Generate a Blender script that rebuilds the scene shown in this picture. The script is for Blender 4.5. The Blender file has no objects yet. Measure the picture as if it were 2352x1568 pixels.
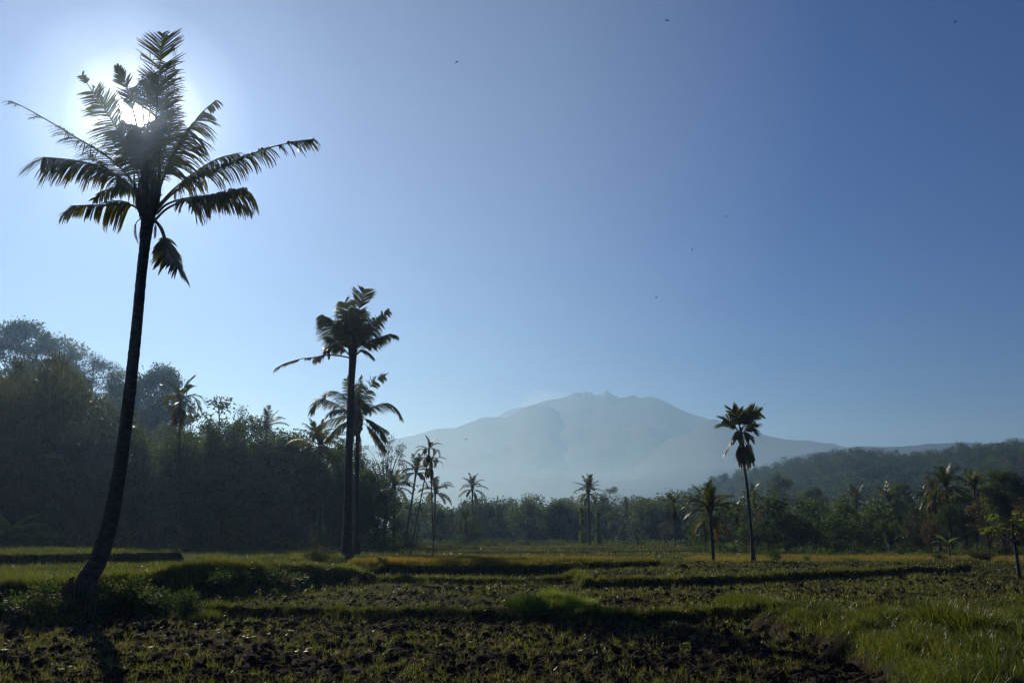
import bpy, math, random
import numpy as np
from mathutils import Vector

# ------------------------------------------------------------------ basics
F, CX, CY, HZ, CAMZ = 1829.33, 1176.0, 784.0, 1228.0, 2.5
TILT = math.atan((HZ - CY) / F)
CT, ST = math.cos(TILT), math.sin(TILT)
rng = np.random.default_rng(11)
random.seed(5)
PI = math.pi
col = bpy.context.scene.collection

def ray(px, py):
    dx, dy = px - CX, CY - py
    return np.array([dx, F * CT - dy * ST, F * ST + dy * CT])
def P(px, py, Y):
    r = ray(px, py)
    return np.array([0, 0, CAMZ]) + r * (Y / r[1])
def G(px, py, z):
    r = ray(px, py)
    return np.array([0, 0, CAMZ]) + r * ((z - CAMZ) / r[2])
def proj(p):
    p = np.asarray(p, float) - np.array([0, 0, CAMZ])
    d = p[..., 1] * CT + p[..., 2] * ST
    up = -p[..., 1] * ST + p[..., 2] * CT
    return CX + F * p[..., 0] / d, CY - F * up / d
SUN = ray(318, 268); SUN = SUN / np.linalg.norm(SUN)
SUN_EL = math.asin(SUN[2]); SUN_AZ = math.atan2(SUN[0], SUN[1])   # from +Y towards +X

def unit(v):
    v = np.asarray(v, float)
    return v / np.maximum(np.linalg.norm(v, axis=-1, keepdims=True), 1e-9)
def sstep(t):
    t = np.clip(t, 0, 1)
    return t * t * (3 - 2 * t)

def _hash(ix, iy, seed):
    n = (ix.astype(np.int64) * 374761393 + iy.astype(np.int64) * 668265263 + seed * 1442695041) & 0x7fffffff
    n = ((n ^ (n >> 13)) * 1274126177) & 0x7fffffff
    n = n ^ (n >> 16)
    return (n & 0xffff) / 65535.0
def vnoise(x, y, seed=0):
    ix, iy = np.floor(x), np.floor(y)
    fx, fy = x - ix, y - iy
    fx, fy = fx * fx * (3 - 2 * fx), fy * fy * (3 - 2 * fy)
    a, b = _hash(ix, iy, seed), _hash(ix + 1, iy, seed)
    c, d = _hash(ix, iy + 1, seed), _hash(ix + 1, iy + 1, seed)
    return (a * (1 - fx) + b * fx) * (1 - fy) + (c * (1 - fx) + d * fx) * fy - .5
def fbm(x, y, o=4, seed=0, g=.5):
    s, a = 0, 1.0
    for k in range(o):
        s = s + a * vnoise(x * 2 ** k + 17.3 * k, y * 2 ** k - 9.1 * k, seed + k)
        a *= g
    return s

# ------------------------------------------------------------------ objects
def tag(o, label=None, cat=None, group=None, kind=None):
    for k, v in (('label', label), ('category', cat), ('group', group), ('kind', kind)):
        if v: o[k] = v
    return o
def empty(name, loc, rz=0.0, s=1.0):
    o = bpy.data.objects.new(name, None); col.objects.link(o)
    o.location = tuple(float(c) for c in loc); o.rotation_euler = (0, 0, rz); o.scale = (s, s, s)
    o.empty_display_size = .3
    return o
def link(name, me, parent=None):
    o = bpy.data.objects.new(name, me); col.objects.link(o)
    if parent is not None: o.parent = parent
    return o
def copy_thing(root, loc, rz=0.0, s=1.0, sz=None, rx=0., ry=0.):
    c = root.copy(); col.objects.link(c)
    c.location = tuple(float(q) for q in loc); c.rotation_euler = (rx, ry, rz); c.scale = (s, s, s if sz is None else sz)
    for ch in list(root.children):
        d = ch.copy(); col.objects.link(d); d.parent = c
    for k in ('label', 'group', 'category'):
        if k in c: del c[k]
    return c

class MB:
    """Collects quads and triangles with a per-vertex tint, then builds one mesh."""
    def __init__(s): s.v, s.q, s.t, s.c, s.n = [], [], [], [], 0
    def add(s, v, quads=None, tris=None, tint=.5):
        v = np.asarray(v, np.float32).reshape(-1, 3)
        if quads is not None and len(quads): s.q.append(np.asarray(quads, np.int64) + s.n)
        if tris is not None and len(tris): s.t.append(np.asarray(tris, np.int64) + s.n)
        s.v.append(v); s.c.append(np.broadcast_to(np.asarray(tint, np.float32), (len(v),)).copy()); s.n += len(v)
    def mesh(s, name, mat, smooth=False):
        me = bpy.data.meshes.new(name)
        v = np.concatenate(s.v); c = np.concatenate(s.c)
        q = np.concatenate(s.q) if s.q else np.zeros((0, 4), np.int64)
        t = np.concatenate(s.t) if s.t else np.zeros((0, 3), np.int64)
        me.vertices.add(len(v)); me.vertices.foreach_set('co', v.ravel())
        me.loops.add(q.size + t.size)
        me.loops.foreach_set('vertex_index', np.concatenate([q.ravel(), t.ravel()]).astype(np.int32))
        me.polygons.add(len(q) + len(t))
        st = np.concatenate([np.arange(len(q)) * 4, q.size + np.arange(len(t)) * 3]).astype(np.int32)
        me.polygons.foreach_set('loop_start', st)
        me.polygons.foreach_set('use_smooth', np.full(len(st), smooth))
        me.update(calc_edges=True)
        a = me.attributes.new('tint', 'FLOAT', 'POINT'); a.data.foreach_set('value', c)
        me.materials.append(mat)
        return me
    def obj(s, name, mat, parent=None, smooth=False): return link(name, s.mesh(name, mat, smooth), parent)

def resample(pts, n):
    pts = np.asarray(pts, float)
    d = np.r_[0, np.cumsum(np.linalg.norm(np.diff(pts, axis=0), axis=1))]
    # Catmull-Rom through the control points, then even spacing
    out = []
    e = np.vstack([2 * pts[0] - pts[1], pts, 2 * pts[-1] - pts[-2]])
    for i in range(len(pts) - 1):
        p0, p1, p2, p3 = e[i:i + 4]
        for t in np.linspace(0, 1, 12, endpoint=False):
            out.append(.5 * (2 * p1 + (p2 - p0) * t + (2 * p0 - 5 * p1 + 4 * p2 - p3) * t * t + (3 * p1 - p0 - 3 * p2 + p3) * t ** 3))
    out.append(pts[-1]); out = np.array(out)
    d = np.r_[0, np.cumsum(np.linalg.norm(np.diff(out, axis=0), axis=1))]
    tt = np.linspace(0, d[-1], n)
    return np.stack([np.interp(tt, d, out[:, k]) for k in range(3)], 1)

def tube(mb, pts, rad, n=8, tint=.5, cap=True, jitter=0.0):
    pts = np.asarray(pts, float); m = len(pts)
    rad = np.broadcast_to(np.asarray(rad, float), (m,))
    T = unit(np.gradient(pts, axis=0))
    ref = np.array([0, 0, 1.]) if abs(T[0][2]) < .9 else np.array([1., 0, 0])
    A = unit(np.cross(T, ref)); B = np.cross(T, A)
    a = np.linspace(0, 2 * PI, n, endpoint=False)
    rr = rad[:, None] * (1 + jitter * rng.uniform(-1, 1, (m, n)))
    V = pts[:, None] + rr[..., None] * (np.cos(a)[None, :, None] * A[:, None] + np.sin(a)[None, :, None] * B[:, None])
    i = np.arange(m - 1)[:, None] * n; j = np.arange(n)[None]; k = (j + 1) % n
    q = np.stack([i + j, i + k, i + n + k, i + n + j], -1).reshape(-1, 4)
    v = V.reshape(-1, 3); t = []
    if cap:
        v = np.vstack([v, pts[-1] + T[-1] * rad[-1] * .3]); e = len(v) - 1; b = (m - 1) * n
        t = [[b + x, b + (x + 1) % n, e] for x in range(n)]
    mb.add(v, q, t, tint)

def leaf_cards(mb, c, d, L, W, tint):
    """Pointed leaves: centre c, direction d, length L, width W."""
    c, d = np.asarray(c, float), unit(d); N = len(c)
    L = np.broadcast_to(L, (N,))[:, None]; W = np.broadcast_to(W, (N,))[:, None]
    s = unit(np.cross(d, rng.normal(size=(N, 3))))
    v = np.stack([c - d * L * .5, c + s * W * .5 - d * L * .08, c + d * L * .5, c - s * W * .5 - d * L * .08], 1).reshape(-1, 3)
    q = np.arange(N * 4).reshape(-1, 4)
    mb.add(v, q, None, np.repeat(np.broadcast_to(tint, (N,)), 4))

def blades(mb, base, h, w, lean, tint, segs=3, tipt=.15):
    """Grass blades: strips that taper and bend. lean = (N,2) horizontal displacement of the tip as a share of h."""
    base = np.asarray(base, float); N = len(base)
    h = np.broadcast_to(h, (N,)); w = np.broadcast_to(w, (N,))
    a = rng.uniform(0, 2 * PI, N); side = np.stack([np.cos(a), np.sin(a), np.zeros(N)], 1)
    V = []
    for k in range(segs + 1):
        t = k / segs
        z = h * (t - .28 * t * t * np.linalg.norm(lean, axis=1))
        off = lean * (h * t ** 2)[:, None]
        p = base + np.stack([off[:, 0], off[:, 1], z], 1)
        ww = w * (1 - t ** 1.6) * .5 + w * .03
        if k < segs:
            V += [p - side * ww[:, None], p + side * ww[:, None]]
        else:
            V += [p]
    V = np.stack(V, 1); nv = V.shape[1]
    b = np.arange(N)[:, None] * nv
    q = np.concatenate([b + np.array([[2 * k, 2 * k + 1, 2 * k + 3, 2 * k + 2]]) for k in range(segs - 1)])
    tr = b + np.array([[2 * segs - 2, 2 * segs - 1, 2 * segs]])
    tt = np.repeat(np.broadcast_to(tint, (N,))[:, None], nv, 1) + np.linspace(-tipt, tipt, nv)[None]
    mb.add(V.reshape(-1, 3), q, tr, tt.ravel())

# ------------------------------------------------------------------ materials
def nodes(name):
    m = bpy.data.materials.new(name); m.use_nodes = True
    nt = m.node_tree; nt.nodes.clear()
    return m, nt
def N(nt, t, **kw):
    n = nt.nodes.new(t)
    for k, v in kw.items():
        if k in n.inputs: n.inputs[k].default_value = v
        else: setattr(n, k, v)
    return n
def ramp(nt, fac, stops):
    r = N(nt, 'ShaderNodeValToRGB'); nt.links.new(fac, r.inputs[0])
    e = r.color_ramp.elements
    while len(e) < len(stops): e.new(.5)
    for k, (p, c) in enumerate(stops): e[k].position = p; e[k].color = (*c, 1)
    return r.outputs[0]

def leaf_mat(name, lo, mid, hi, trans=.45, rough=.42, spec=.35, tcol=1.6, objvar=.25):
    """lo/mid/hi: colours along the tint attribute; light also passes through the leaf."""
    m, nt = nodes(name); L = nt.links.new
    at = N(nt, 'ShaderNodeAttribute', attribute_name='tint')
    geo = N(nt, 'ShaderNodeNewGeometry'); oi = N(nt, 'ShaderNodeObjectInfo')
    a = N(nt, 'ShaderNodeMath', operation='MULTIPLY_ADD'); L(geo.outputs['Random Per Island'], a.inputs[0]); a.inputs[1].default_value = .35
    L(at.outputs['Fac'], a.inputs[2])
    b = N(nt, 'ShaderNodeMath', operation='MULTIPLY_ADD'); L(oi.outputs['Random'], b.inputs[0]); b.inputs[1].default_value = objvar
    L(a.outputs[0], b.inputs[2])
    s = N(nt, 'ShaderNodeMath', operation='SUBTRACT'); L(b.outputs[0], s.inputs[0]); s.inputs[1].default_value = .17 + objvar / 2
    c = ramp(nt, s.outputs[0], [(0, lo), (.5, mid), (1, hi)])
    pb = N(nt, 'ShaderNodeBsdfPrincipled'); L(c, pb.inputs['Base Color'])
    pb.inputs['Roughness'].default_value = rough; pb.inputs['Specular IOR Level'].default_value = spec
    tc = N(nt, 'ShaderNodeMixRGB', blend_type='MULTIPLY'); tc.inputs[0].default_value = 1
    L(c, tc.inputs[1]); tc.inputs[2].default_value = (tcol * 1.25, tcol * 1.2, tcol * .45, 1)
    tr = N(nt, 'ShaderNodeBsdfTranslucent'); L(tc.outputs[0], tr.inputs[0])
    mx = N(nt, 'ShaderNodeMixShader'); mx.inputs[0].default_value = trans
    L(pb.outputs[0], mx.inputs[1]); L(tr.outputs[0], mx.inputs[2])
    o = N(nt, 'ShaderNodeOutputMaterial'); L(mx.outputs[0], o.inputs[0])
    return m

def rough_mat(name, c0, c1, scale, rough=.85, bump=.5, dist=.02, detail=6, spec=.2, stretch=(1, 1, 1), coord='Object'):
    m, nt = nodes(name); L = nt.links.new
    tc = N(nt, 'ShaderNodeTexCoord'); mp = N(nt, 'ShaderNodeMapping'); mp.inputs['Scale'].default_value = stretch
    L(tc.outputs[coord], mp.inputs[0])
    no = N(nt, 'ShaderNodeTexNoise'); no.inputs['Scale'].default_value = scale; no.inputs['Detail'].default_value = detail
    L(mp.outputs[0], no.inputs['Vector'])
    c = ramp(nt, no.outputs[0], [(.32, c0), (.68, c1)])
    pb = N(nt, 'ShaderNodeBsdfPrincipled'); L(c, pb.inputs['Base Color'])
    pb.inputs['Roughness'].default_value = rough; pb.inputs['Specular IOR Level'].default_value = spec
    bu = N(nt, 'ShaderNodeBump'); bu.inputs['Strength'].default_value = bump; bu.inputs['Distance'].default_value = dist
    L(no.outputs[0], bu.inputs['Height']); L(bu.outputs[0], pb.inputs['Normal'])
    o = N(nt, 'ShaderNodeOutputMaterial'); L(pb.outputs[0], o.inputs[0])
    return m

M = {}
M['frond'] = leaf_mat('palm_frond', (.018, .028, .010), (.042, .058, .016), (.10, .095, .026), trans=.42, rough=.4, spec=.4)
M['dead_frond'] = leaf_mat('dead_frond', (.028, .018, .010), (.07, .042, .020), (.16, .09, .035), trans=.35, rough=.6, spec=.2)
M['leaf'] = leaf_mat('tree_leaf', (.009, .020, .012), (.024, .045, .020), (.062, .09, .032), trans=.38, rough=.62, spec=.12, tcol=1.9)
M['gloss'] = leaf_mat('glossy_leaf', (.010, .018, .010), (.024, .038, .018), (.045, .065, .026), trans=.22, rough=.5, spec=.25)
M['olive'] = leaf_mat('olive_leaf', (.014, .020, .010), (.036, .044, .016), (.08, .078, .024), trans=.35, rough=.6, spec=.12)
M['dry'] = leaf_mat('dry_leaf', (.03, .026, .017), (.065, .052, .032), (.12, .095, .06), trans=.3, rough=.6, spec=.15)
M['fresh'] = leaf_mat('fresh_leaf', (.03, .052, .013), (.06, .10, .022), (.11, .16, .035), trans=.45, rough=.5, spec=.15)
M['grass'] = leaf_mat('grass_blade', (.013, .023, .006), (.036, .056, .012), (.10, .115, .025), trans=.47, rough=.4, spec=.35, objvar=0)
M['rice'] = leaf_mat('rice_stalk', (.04, .05, .012), (.115, .10, .022), (.21, .155, .032), trans=.4, rough=.5, spec=.25, objvar=0)
M['straw'] = leaf_mat('straw', (.03, .023, .016), (.085, .06, .04), (.2, .15, .1), trans=.2, rough=.6, spec=.2, objvar=0)
M['bark'] = rough_mat('palm_bark', (.013, .011, .009), (.055, .046, .036), 5, bump=.9, dist=.05, stretch=(1, 1, 2.2))
M['thinbark'] = rough_mat('smooth_bark', (.03, .03, .022), (.085, .08, .06), 6, bump=.5, dist=.02, stretch=(1, 1, .5))
M['wood'] = rough_mat('tree_bark', (.03, .025, .02), (.09, .078, .062), 4, bump=.6, dist=.03, stretch=(1, 1, .3))
M['fibre'] = rough_mat('palm_fibre', (.03, .02, .012), (.10, .07, .04), 9, bump=.9, dist=.04, stretch=(3, 3, .4))
M['clod'] = rough_mat('soil_clod', (.010, .008, .0065), (.04, .030, .024), 16, rough=.9, bump=1, dist=.02, coord='Object', spec=.04)
M['stone'] = rough_mat('pale_stone', (.12, .105, .09), (.34, .3, .26), 9, rough=.6, bump=.5, dist=.01)
M['nut'] = rough_mat('coconut_husk', (.05, .05, .02), (.12, .09, .03), 5, rough=.5, bump=.2)
M['bird'] = rough_mat('bird_feather', (.012, .012, .014), (.03, .028, .028), 12, rough=.6, bump=.1)
M['cloth'] = rough_mat('white_cloth', (.7, .68, .66), (.85, .84, .82), 8, rough=.8, bump=.3)
M['redcloth'] = rough_mat('red_cloth', (.5, .04, .03), (.6, .07, .05), 8, rough=.8, bump=.3)
M['cable'] = rough_mat('pale_cable', (.3, .3, .3), (.45, .45, .45), 8, rough=.35, bump=0)
M['stump'] = rough_mat('stump_wood', (.012, .01, .008), (.045, .035, .028), 8, bump=1, dist=.05)

HAZE_PARTS = [(.000085, (.285, .53, .93), .52)]; LOW_PARTS = [(.00020, (.255, .495, 1.0), .5)]; LOW_TOP = 280
GLARE_PARTS = [(.00015, (.68, .82, 1), .92)]; WOOD_PARTS = [(.0007, (.27, .54, 1.0), .42)]
SKY_DUST = .3; SKY_STRENGTH = .025; SUN_STRENGTH = 5.0; SKY_TINT = (.24, .74, 2.05)
AUREOLE = [(0, (3, 3, 2.9)), (.8, (3, 3, 2.9)), (1.3, (1.0, 1.0, 1.0)), (2.4, (.60, .58, .52)), (4.2, (.28, .25, .18)), (7, (.15, .12, .05)), (14, (.11, .08, .0)), (27, (.075, .07, .02)), (45, (0, 0, 0))]

# ------------------------------------------------------------------ terrain
def gl(lst):
    """terrace lip: pixel column, pixel row and height -> ground points"""
    return np.array([G(a, b, z)[:2] for a, b, z in lst])
def sdist(x, y, poly):
    """signed distance to a polygon, positive inside"""
    d2 = np.full(x.shape, 1e18); ins = np.zeros(x.shape, bool)
    n = len(poly)
    for i in range(n):
        ax, ay = poly[i]; bx, by = poly[(i + 1) % n]
        ex, ey = bx - ax, by - ay
        t = np.clip(((x - ax) * ex + (y - ay) * ey) / (ex * ex + ey * ey + 1e-12), 0, 1)
        d2 = np.minimum(d2, (x - ax - t * ex) ** 2 + (y - ay - t * ey) ** 2)
        if ay != by:
            ins ^= ((ay > y) != (by > y)) & (x < (bx - ax) * (y - ay) / (by - ay) + ax)
    return np.where(ins, 1, -1) * np.sqrt(d2)

lipB = [(300, 1392, .3), (480, 1390, .3), (620, 1392, .3), (830, 1397, .3), (1000, 1400, .3), (1180, 1403, .3), (1400, 1408, .3), (1540, 1402, .3), (1650, 1396, .3), (1800, 1388, .3), (2100, 1385, .3)]
lipL = [(-500, 1348, 1.05), (-100, 1344, 1.05), (40, 1338, 1.05), (200, 1338, 1.1), (300, 1330, 1.1), (365, 1322, 1.15), (390, 1303, 1.4), (470, 1299, 1.4), (560, 1300, 1.35), (640, 1300, 1.25), (700, 1303, 1.12), (770, 1307, .95), (830, 1315, .8)]
lipC = [(700, 1330, .55), (850, 1326, .55), (1000, 1327, .55), (1150, 1325, .55), (1260, 1325, .55), (1305, 1320, .55), (1322, 1312, .55)]
lipD = [(1325, 1312, .7), (1338, 1322, .7), (1350, 1328, .7), (1500, 1327, .7), (1650, 1322, .7), (1800, 1316, .7), (1950, 1310, .7), (2050, 1304, .7), (2080, 1299, .7)]
lipC2 = [(700, 1312, .75), (850, 1308, .75), (1000, 1307, .75), (1150, 1306, .75), (1290, 1306, .75), (1335, 1303, .75)]
lipR = [(800, 1301, 1.0), (880, 1299, 1.0), (1100, 1297, 1.0), (1250, 1296, 1.0), (1345, 1292, 1.0), (1440, 1289, 1.0), (1530, 1289, 1.0), (1549, 1291, 1.0)]
lipE = [(1755, 1398, .55), (1800, 1404, .55), (1860, 1416, .55), (1920, 1430, .55), (1975, 1450, .55), (2050, 1490, .55), (2120, 1535, .55), (2190, 1600, .55), (2330, 1760, .55)]
lipL2 = [(-400, 1272, 1.6), (0, 1271, 1.6), (100, 1272, 1.55), (200, 1270, 1.55), (262, 1271, 1.5)]
def back(lip, pts): return np.vstack([gl(lip), np.array(pts, float)])
wB = back(lipB, [(60, 24), (60, 60), (80, 130), (-90, 130), (-60, 50), (-20, 30)])
gL = gl(lipL)
wL = np.vstack([gL, [(-7, 41), (-11, 40), (-16, 41), (-30, 41), (-60, 41), (-60, 24)]])
gC = gl(lipC); wC = np.vstack([gC, [(gC[-1][0] + .2, 50), (-20, 50)]])
gD = gl(lipD); wD = np.vstack([gD, [(26, 49), (34, 60), (4.5, 60), (3.6, 46)]])
gC2 = gl(lipC2); wC2 = np.vstack([gC2, [(gC2[-1][0] + .3, 52), (-20, 52)]])
gR = gl(lipR); wR = np.vstack([gR, [(9.2, 44.5), (8.6, 49), (-8, 49.5), (-9, 44)]])
gE = gl(lipE); wE = np.vstack([gE, [(6.5, 6.5), (22, 7), (24, 20.5), (16, 22.6), (11, 22.9), (8, 22.3)]])
gL2 = gl(lipL2); wL2 = np.vstack([gL2, [(gL2[-1][0] + 3, 47), (-36, 62), (-80, 62), (-80, 38)]])
zL = gL[:, 0]; hL = np.array([z for _, _, z in lipL])
HILLPX = np.array([1450, 1560, 1650, 1700, 1800, 1880, 1960, 2030, 2100, 2200, 2300, 2400, 2700, 3200])
HILLPY = np.array([1228, 1168, 1132, 1115, 1097, 1078, 1068, 1076, 1078, 1064, 1057, 1047, 1030, 1040])

def zones(x, y):
    """terrain height and soil masks"""
    wob = .22 * fbm(x * .9, y * .9, 3, 3) * np.clip(y / 25, .6, 2.5)
    wob2 = .8 * fbm(x * .13, y * .13, 2, 8)
    h = np.zeros_like(x); lip = np.full(x.shape, 9.)
    plow = np.ones_like(x)
    def paint(poly, hp, w, face=None, pl=None, wb=1.0):
        nonlocal h, lip, plow
        sd = sdist(x, y, poly) + wob * wb
        k = sstep(sd / w + 1)                    # the face falls outside the lip
        up = (hp > h + .02)
        h = h * (1 - k) + hp * k
        lip = np.where(up | (np.abs(sd) < w * 2), np.minimum(lip, np.where(sd > -w * 1.3, np.abs(sd), 9)), lip)
        if pl is not None: plow = plow * (1 - sstep(sd / .5 + 1)) + pl * sstep(sd / .5 + 1)
    far = sstep((y - 56) / 4)
    h = h
    paint(wB, .3 + 0 * x, .3, pl=.6)
    # plain behind the near terraces
    g = sstep((y - 50) / 6 + wob2 * .2); h = h * (1 - g) + .5 * g; plow = plow * (1 - g)
    paint(wC, .55 + 0 * x, .35, pl=.5)
    paint(wC2, .75 + 0 * x, .35, pl=.3)
    paint(wD, .7 + 0 * x, .45, pl=.55)
    paint(wR, 1.0 + 0 * x, .5, pl=0)
    paint(wE, .5 + .12 * fbm(x, y, 2, 5), .7, pl=0)
    paint(wL, np.interp(x, zL, hL), .55, pl=0)
    paint(wL2, 1.55 + 0 * x, .6, pl=0)
    # bank carrying the big palm: soft bulge and ditch foot
    def lipline(Y0, hp, amp, sd_, x0, x1):
        nonlocal h, lip
        d = y - (Y0 + amp * fbm(x * .06 + sd_, x * 0 + sd_, 3, 40 + int(sd_)) * 2 + .5 * fbm(x * .7, x * 0 + 2, 2, 9))
        e = sstep((x - x0) / 3) * sstep((x1 - x) / 3)
        k = sstep(d / .8 + 1) * e
        h = h * (1 - k) + hp * k
        lip = np.where((np.abs(d) < 1.0) & (e > .5), np.minimum(lip, np.abs(d)), lip)
    lipline(58, .82, 2.5, 1, -36, -7)
    lipline(92, .78, 3.5, 2, -12, 110)
    lipline(100, .95, 3.5, 4, -14, 60)
    lipline(109, 1.1, 4, 3, -20, 120)
    # hills
    pxa = CX + F * x / np.maximum(y, 1)
    e = sstep((y - 170) / 430) * (1 - .5 * sstep((y - 640) / 500))
    crest = (HZ - np.interp(pxa, HILLPX, HILLPY)) / F * 600
    h = h + np.where(y > 100, e * np.maximum(crest, 0) * np.where(y > 650, 650 / np.maximum(y, 1) , 1), 0)
    h = h + 33 * sstep((-x - 52) / 85) * sstep((y - 105) / 95) * (1 - sstep((y - 400) / 400))
    h = h + np.where(y > 30, .1 * fbm(x * .12, y * .12, 2, 21), 0)
    return h, lip, np.clip(plow, 0, 1)
def height(x, y, fine=True):
    x, y = np.asarray(x, float), np.asarray(y, float)
    h, lip, plow = zones(x, y)
    if fine:
        r = 1 - np.abs(2 * fbm(x * 2.2, y * 2.2, 4, 31))
        h = h + plow * (.17 * (r - .75) + .10 * fbm(x * 5, y * 5, 3, 33)) + (1 - plow) * .05 * fbm(x * 2.4, y * 2.4, 3, 35) * (y < 140)
        h = h + .06 * fbm(x * .5, y * .5, 2, 36)
    return h

# the ground sheet: fine in front of the camera, coarse out to the horizon
ys = [9.0]
while ys[-1] < 135: ys.append(ys[-1] * 1.0042)
while ys[-1] < 1500: ys.append(ys[-1] * 1.018)
while ys[-1] < 14000: ys.append(ys[-1] * 1.12)
ys = np.r_[-400, -150, -60, -30, -15, -6, 0, 3, 5, 6.5, 7.5, 8.3, ys]
uf = np.linspace(-.86, .86, 430)
us = np.r_[-8, -4, -2.5, -1.8, -1.4, -1.15, -1.0, -.92, uf, .92, 1.0, 1.15, 1.4, 1.8, 2.5, 4, 8]
U, Yg = np.meshgrid(us, ys)
sc = np.maximum(np.abs(Yg), 9)
X = U * sc
Hh, LIP, PL = zones(X, Yg)
Z = height(X, Yg)
Z = np.where(Yg < 7, np.minimum(Z, .1), Z)
nr, nc = X.shape
i, j = np.arange(nr - 1)[:, None], np.arange(nc - 1)[None]
q = np.stack([i * nc + j, i * nc + j + 1, (i + 1) * nc + j + 1, (i + 1) * nc + j], -1).reshape(-1, 4)
gmb = MB(); gmb.add(np.stack([X, Yg, Z], -1).reshape(-1, 3), q, None, PL.ravel())

m, nt = nodes('field_soil'); L = nt.links.new
at = N(nt, 'ShaderNodeAttribute', attribute_name='tint')
tc = N(nt, 'ShaderNodeTexCoord')
n1 = N(nt, 'ShaderNodeTexNoise'); n1.inputs['Scale'].default_value = 6; n1.inputs['Detail'].default_value = 8; L(tc.outputs['Object'], n1.inputs['Vector'])
n2 = N(nt, 'ShaderNodeTexNoise'); n2.inputs['Scale'].default_value = .35; n2.inputs['Detail'].default_value = 5; L(tc.outputs['Object'], n2.inputs['Vector'])
soil = ramp(nt, n1.outputs[0], [(.3, (.010, .008, .0065)), (.72, (.040, .030, .023))])
turf = ramp(nt, n2.outputs[0], [(.35, (.010, .015, .006)), (.7, (.026, .031, .011))])
mx = N(nt, 'ShaderNodeMixRGB'); L(at.outputs['Fac'], mx.inputs[0]); L(turf, mx.inputs[1]); L(soil, mx.inputs[2])
pb = N(nt, 'ShaderNodeBsdfPrincipled'); L(mx.outputs[0], pb.inputs['Base Color']); pb.inputs['Roughness'].default_value = .95; pb.inputs['Specular IOR Level'].default_value = .02
bu = N(nt, 'ShaderNodeBump'); bu.inputs['Strength'].default_value = .8; bu.inputs['Distance'].default_value = .03
L(n1.outputs[0], bu.inputs['Height']); L(bu.outputs[0], pb.inputs['Normal'])
o = N(nt, 'ShaderNodeOutputMaterial'); L(pb.outputs[0], o.inputs[0])
ground = gmb.obj('ground', m, smooth=True); tag(ground, kind='structure')

# ------------------------------------------------------------------ distant ranges
def ridge(name, sky, D, foot, mat, rough=2.0, px0=-1100, px1=3500, n=1500, gully=.12, seed=1, back=.35, fz=0.0):
    """a mountain flank: rises from the foot distance to its crest, then falls away behind"""
    sky = np.array(sky, float)
    pxs = np.linspace(px0, px1, n)
    py = np.interp(pxs, sky[:, 0], sky[:, 1])
    py = py - rough * np.abs(fbm(pxs / 5, pxs * 0, 3, seed)) * 1.6 - rough * .8 * fbm(pxs / 45, pxs * 0 + 3, 3, seed + 5)
    u = (pxs - CX) / F
    zc = (HZ - py) / F * D
    wn = max(3, int(90 / (pxs[1] - pxs[0]))) | 1              # broad shape of the flank, without the crest's small teeth
    kern = np.hanning(wn + 2)[1:-1]; kern /= kern.sum()
    zsm = np.convolve(np.pad(zc, wn // 2, mode='edge'), kern, 'valid')
    zsm = np.minimum(zsm, zc + .01 * D)
    V = []
    s = np.r_[np.linspace(0, .9, 40), .93, .95, .965, .98, .988, .994, 1, 1.01, 1.03, 1.1, 1.25, 1.5]
    for k in s:
        if k <= 1: Y = foot + (D - foot) * k; wk = k ** 60; z = (zc * wk + zsm * (1 - wk)) * (k ** 1.7)
        else: Y = D * (1 + (k - 1) * back * 3); z = zc * (1 - (k - 1) * 1.3)
        x = u * Y
        gl_ = gully * zc * fbm(x / (D * .07), Y / (D * .11) + 0 * x, 5, seed + 9) * max(0., math.sin(min(k, 1) * PI)) ** .8
        V.append(np.stack([x, Y + 0 * x, z + gl_], 1))
    V = np.array(V); nr, nc = V.shape[:2]
    i, j = np.arange(nr - 1)[:, None], np.arange(nc - 1)[None]
    q = np.stack([i * nc + j, i * nc + j + 1, (i + 1) * nc + j + 1, (i + 1) * nc + j], -1).reshape(-1, 4)
    mb = MB(); mb.add(V.reshape(-1, 3), q)
    return tag(mb.obj(name, mat, smooth=True), kind='structure')
c7 = lambda l: [(803.9 + a * .3174, 861.3 + b * .3174) for a, b in l]
c8 = lambda l: [(1492.9 + a * .3653, 890 + b * .3653) for a, b in l]
mm = rough_mat('forested_slope', (.006, .010, .009), (.016, .022, .018), .006, bump=.6, dist=15, rough=.95, spec=.05)
mm2 = rough_mat('near_slope', (.006, .011, .008), (.018, .026, .018), .03, bump=.8, dist=6, rough=.95, spec=.05)
summit = c7([(-3000, 1300), (300, 900), (900, 480), (1200, 290), (1340, 225), (1430, 196), (1500, 186), (1550, 178), (1600, 155), (1640, 140), (1662, 141), (1680, 152), (1690, 138), (1705, 133), (1722, 139), (1752, 138), (1775, 158), (1790, 160), (1800, 151), (1815, 161), (1838, 152), (1850, 130), (1865, 120), (1877, 130), (1898, 150), (1965, 178), (2000, 174), (2062, 154), (2110, 181), (2180, 168), (2230, 180), (2300, 210), (2352, 235)]) + c8([(130, 115), (200, 150), (260, 178), (300, 190), (380, 213), (600, 330), (900, 480), (3000, 900)])
ridge('mountain', summit, 6400, 1500, mm, rough=.55, seed=3, gully=.11, px0=400, px1=2900, n=1900)
ridge('back_mountain', c7([(-2000, 1100), (900, 420), (1060, 322), (1110, 290), (1150, 270), (1200, 255), (1245, 247), (1300, 252), (1500, 400), (2000, 900)]), 8200, 5000, mm, rough=.3, seed=5)
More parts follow.
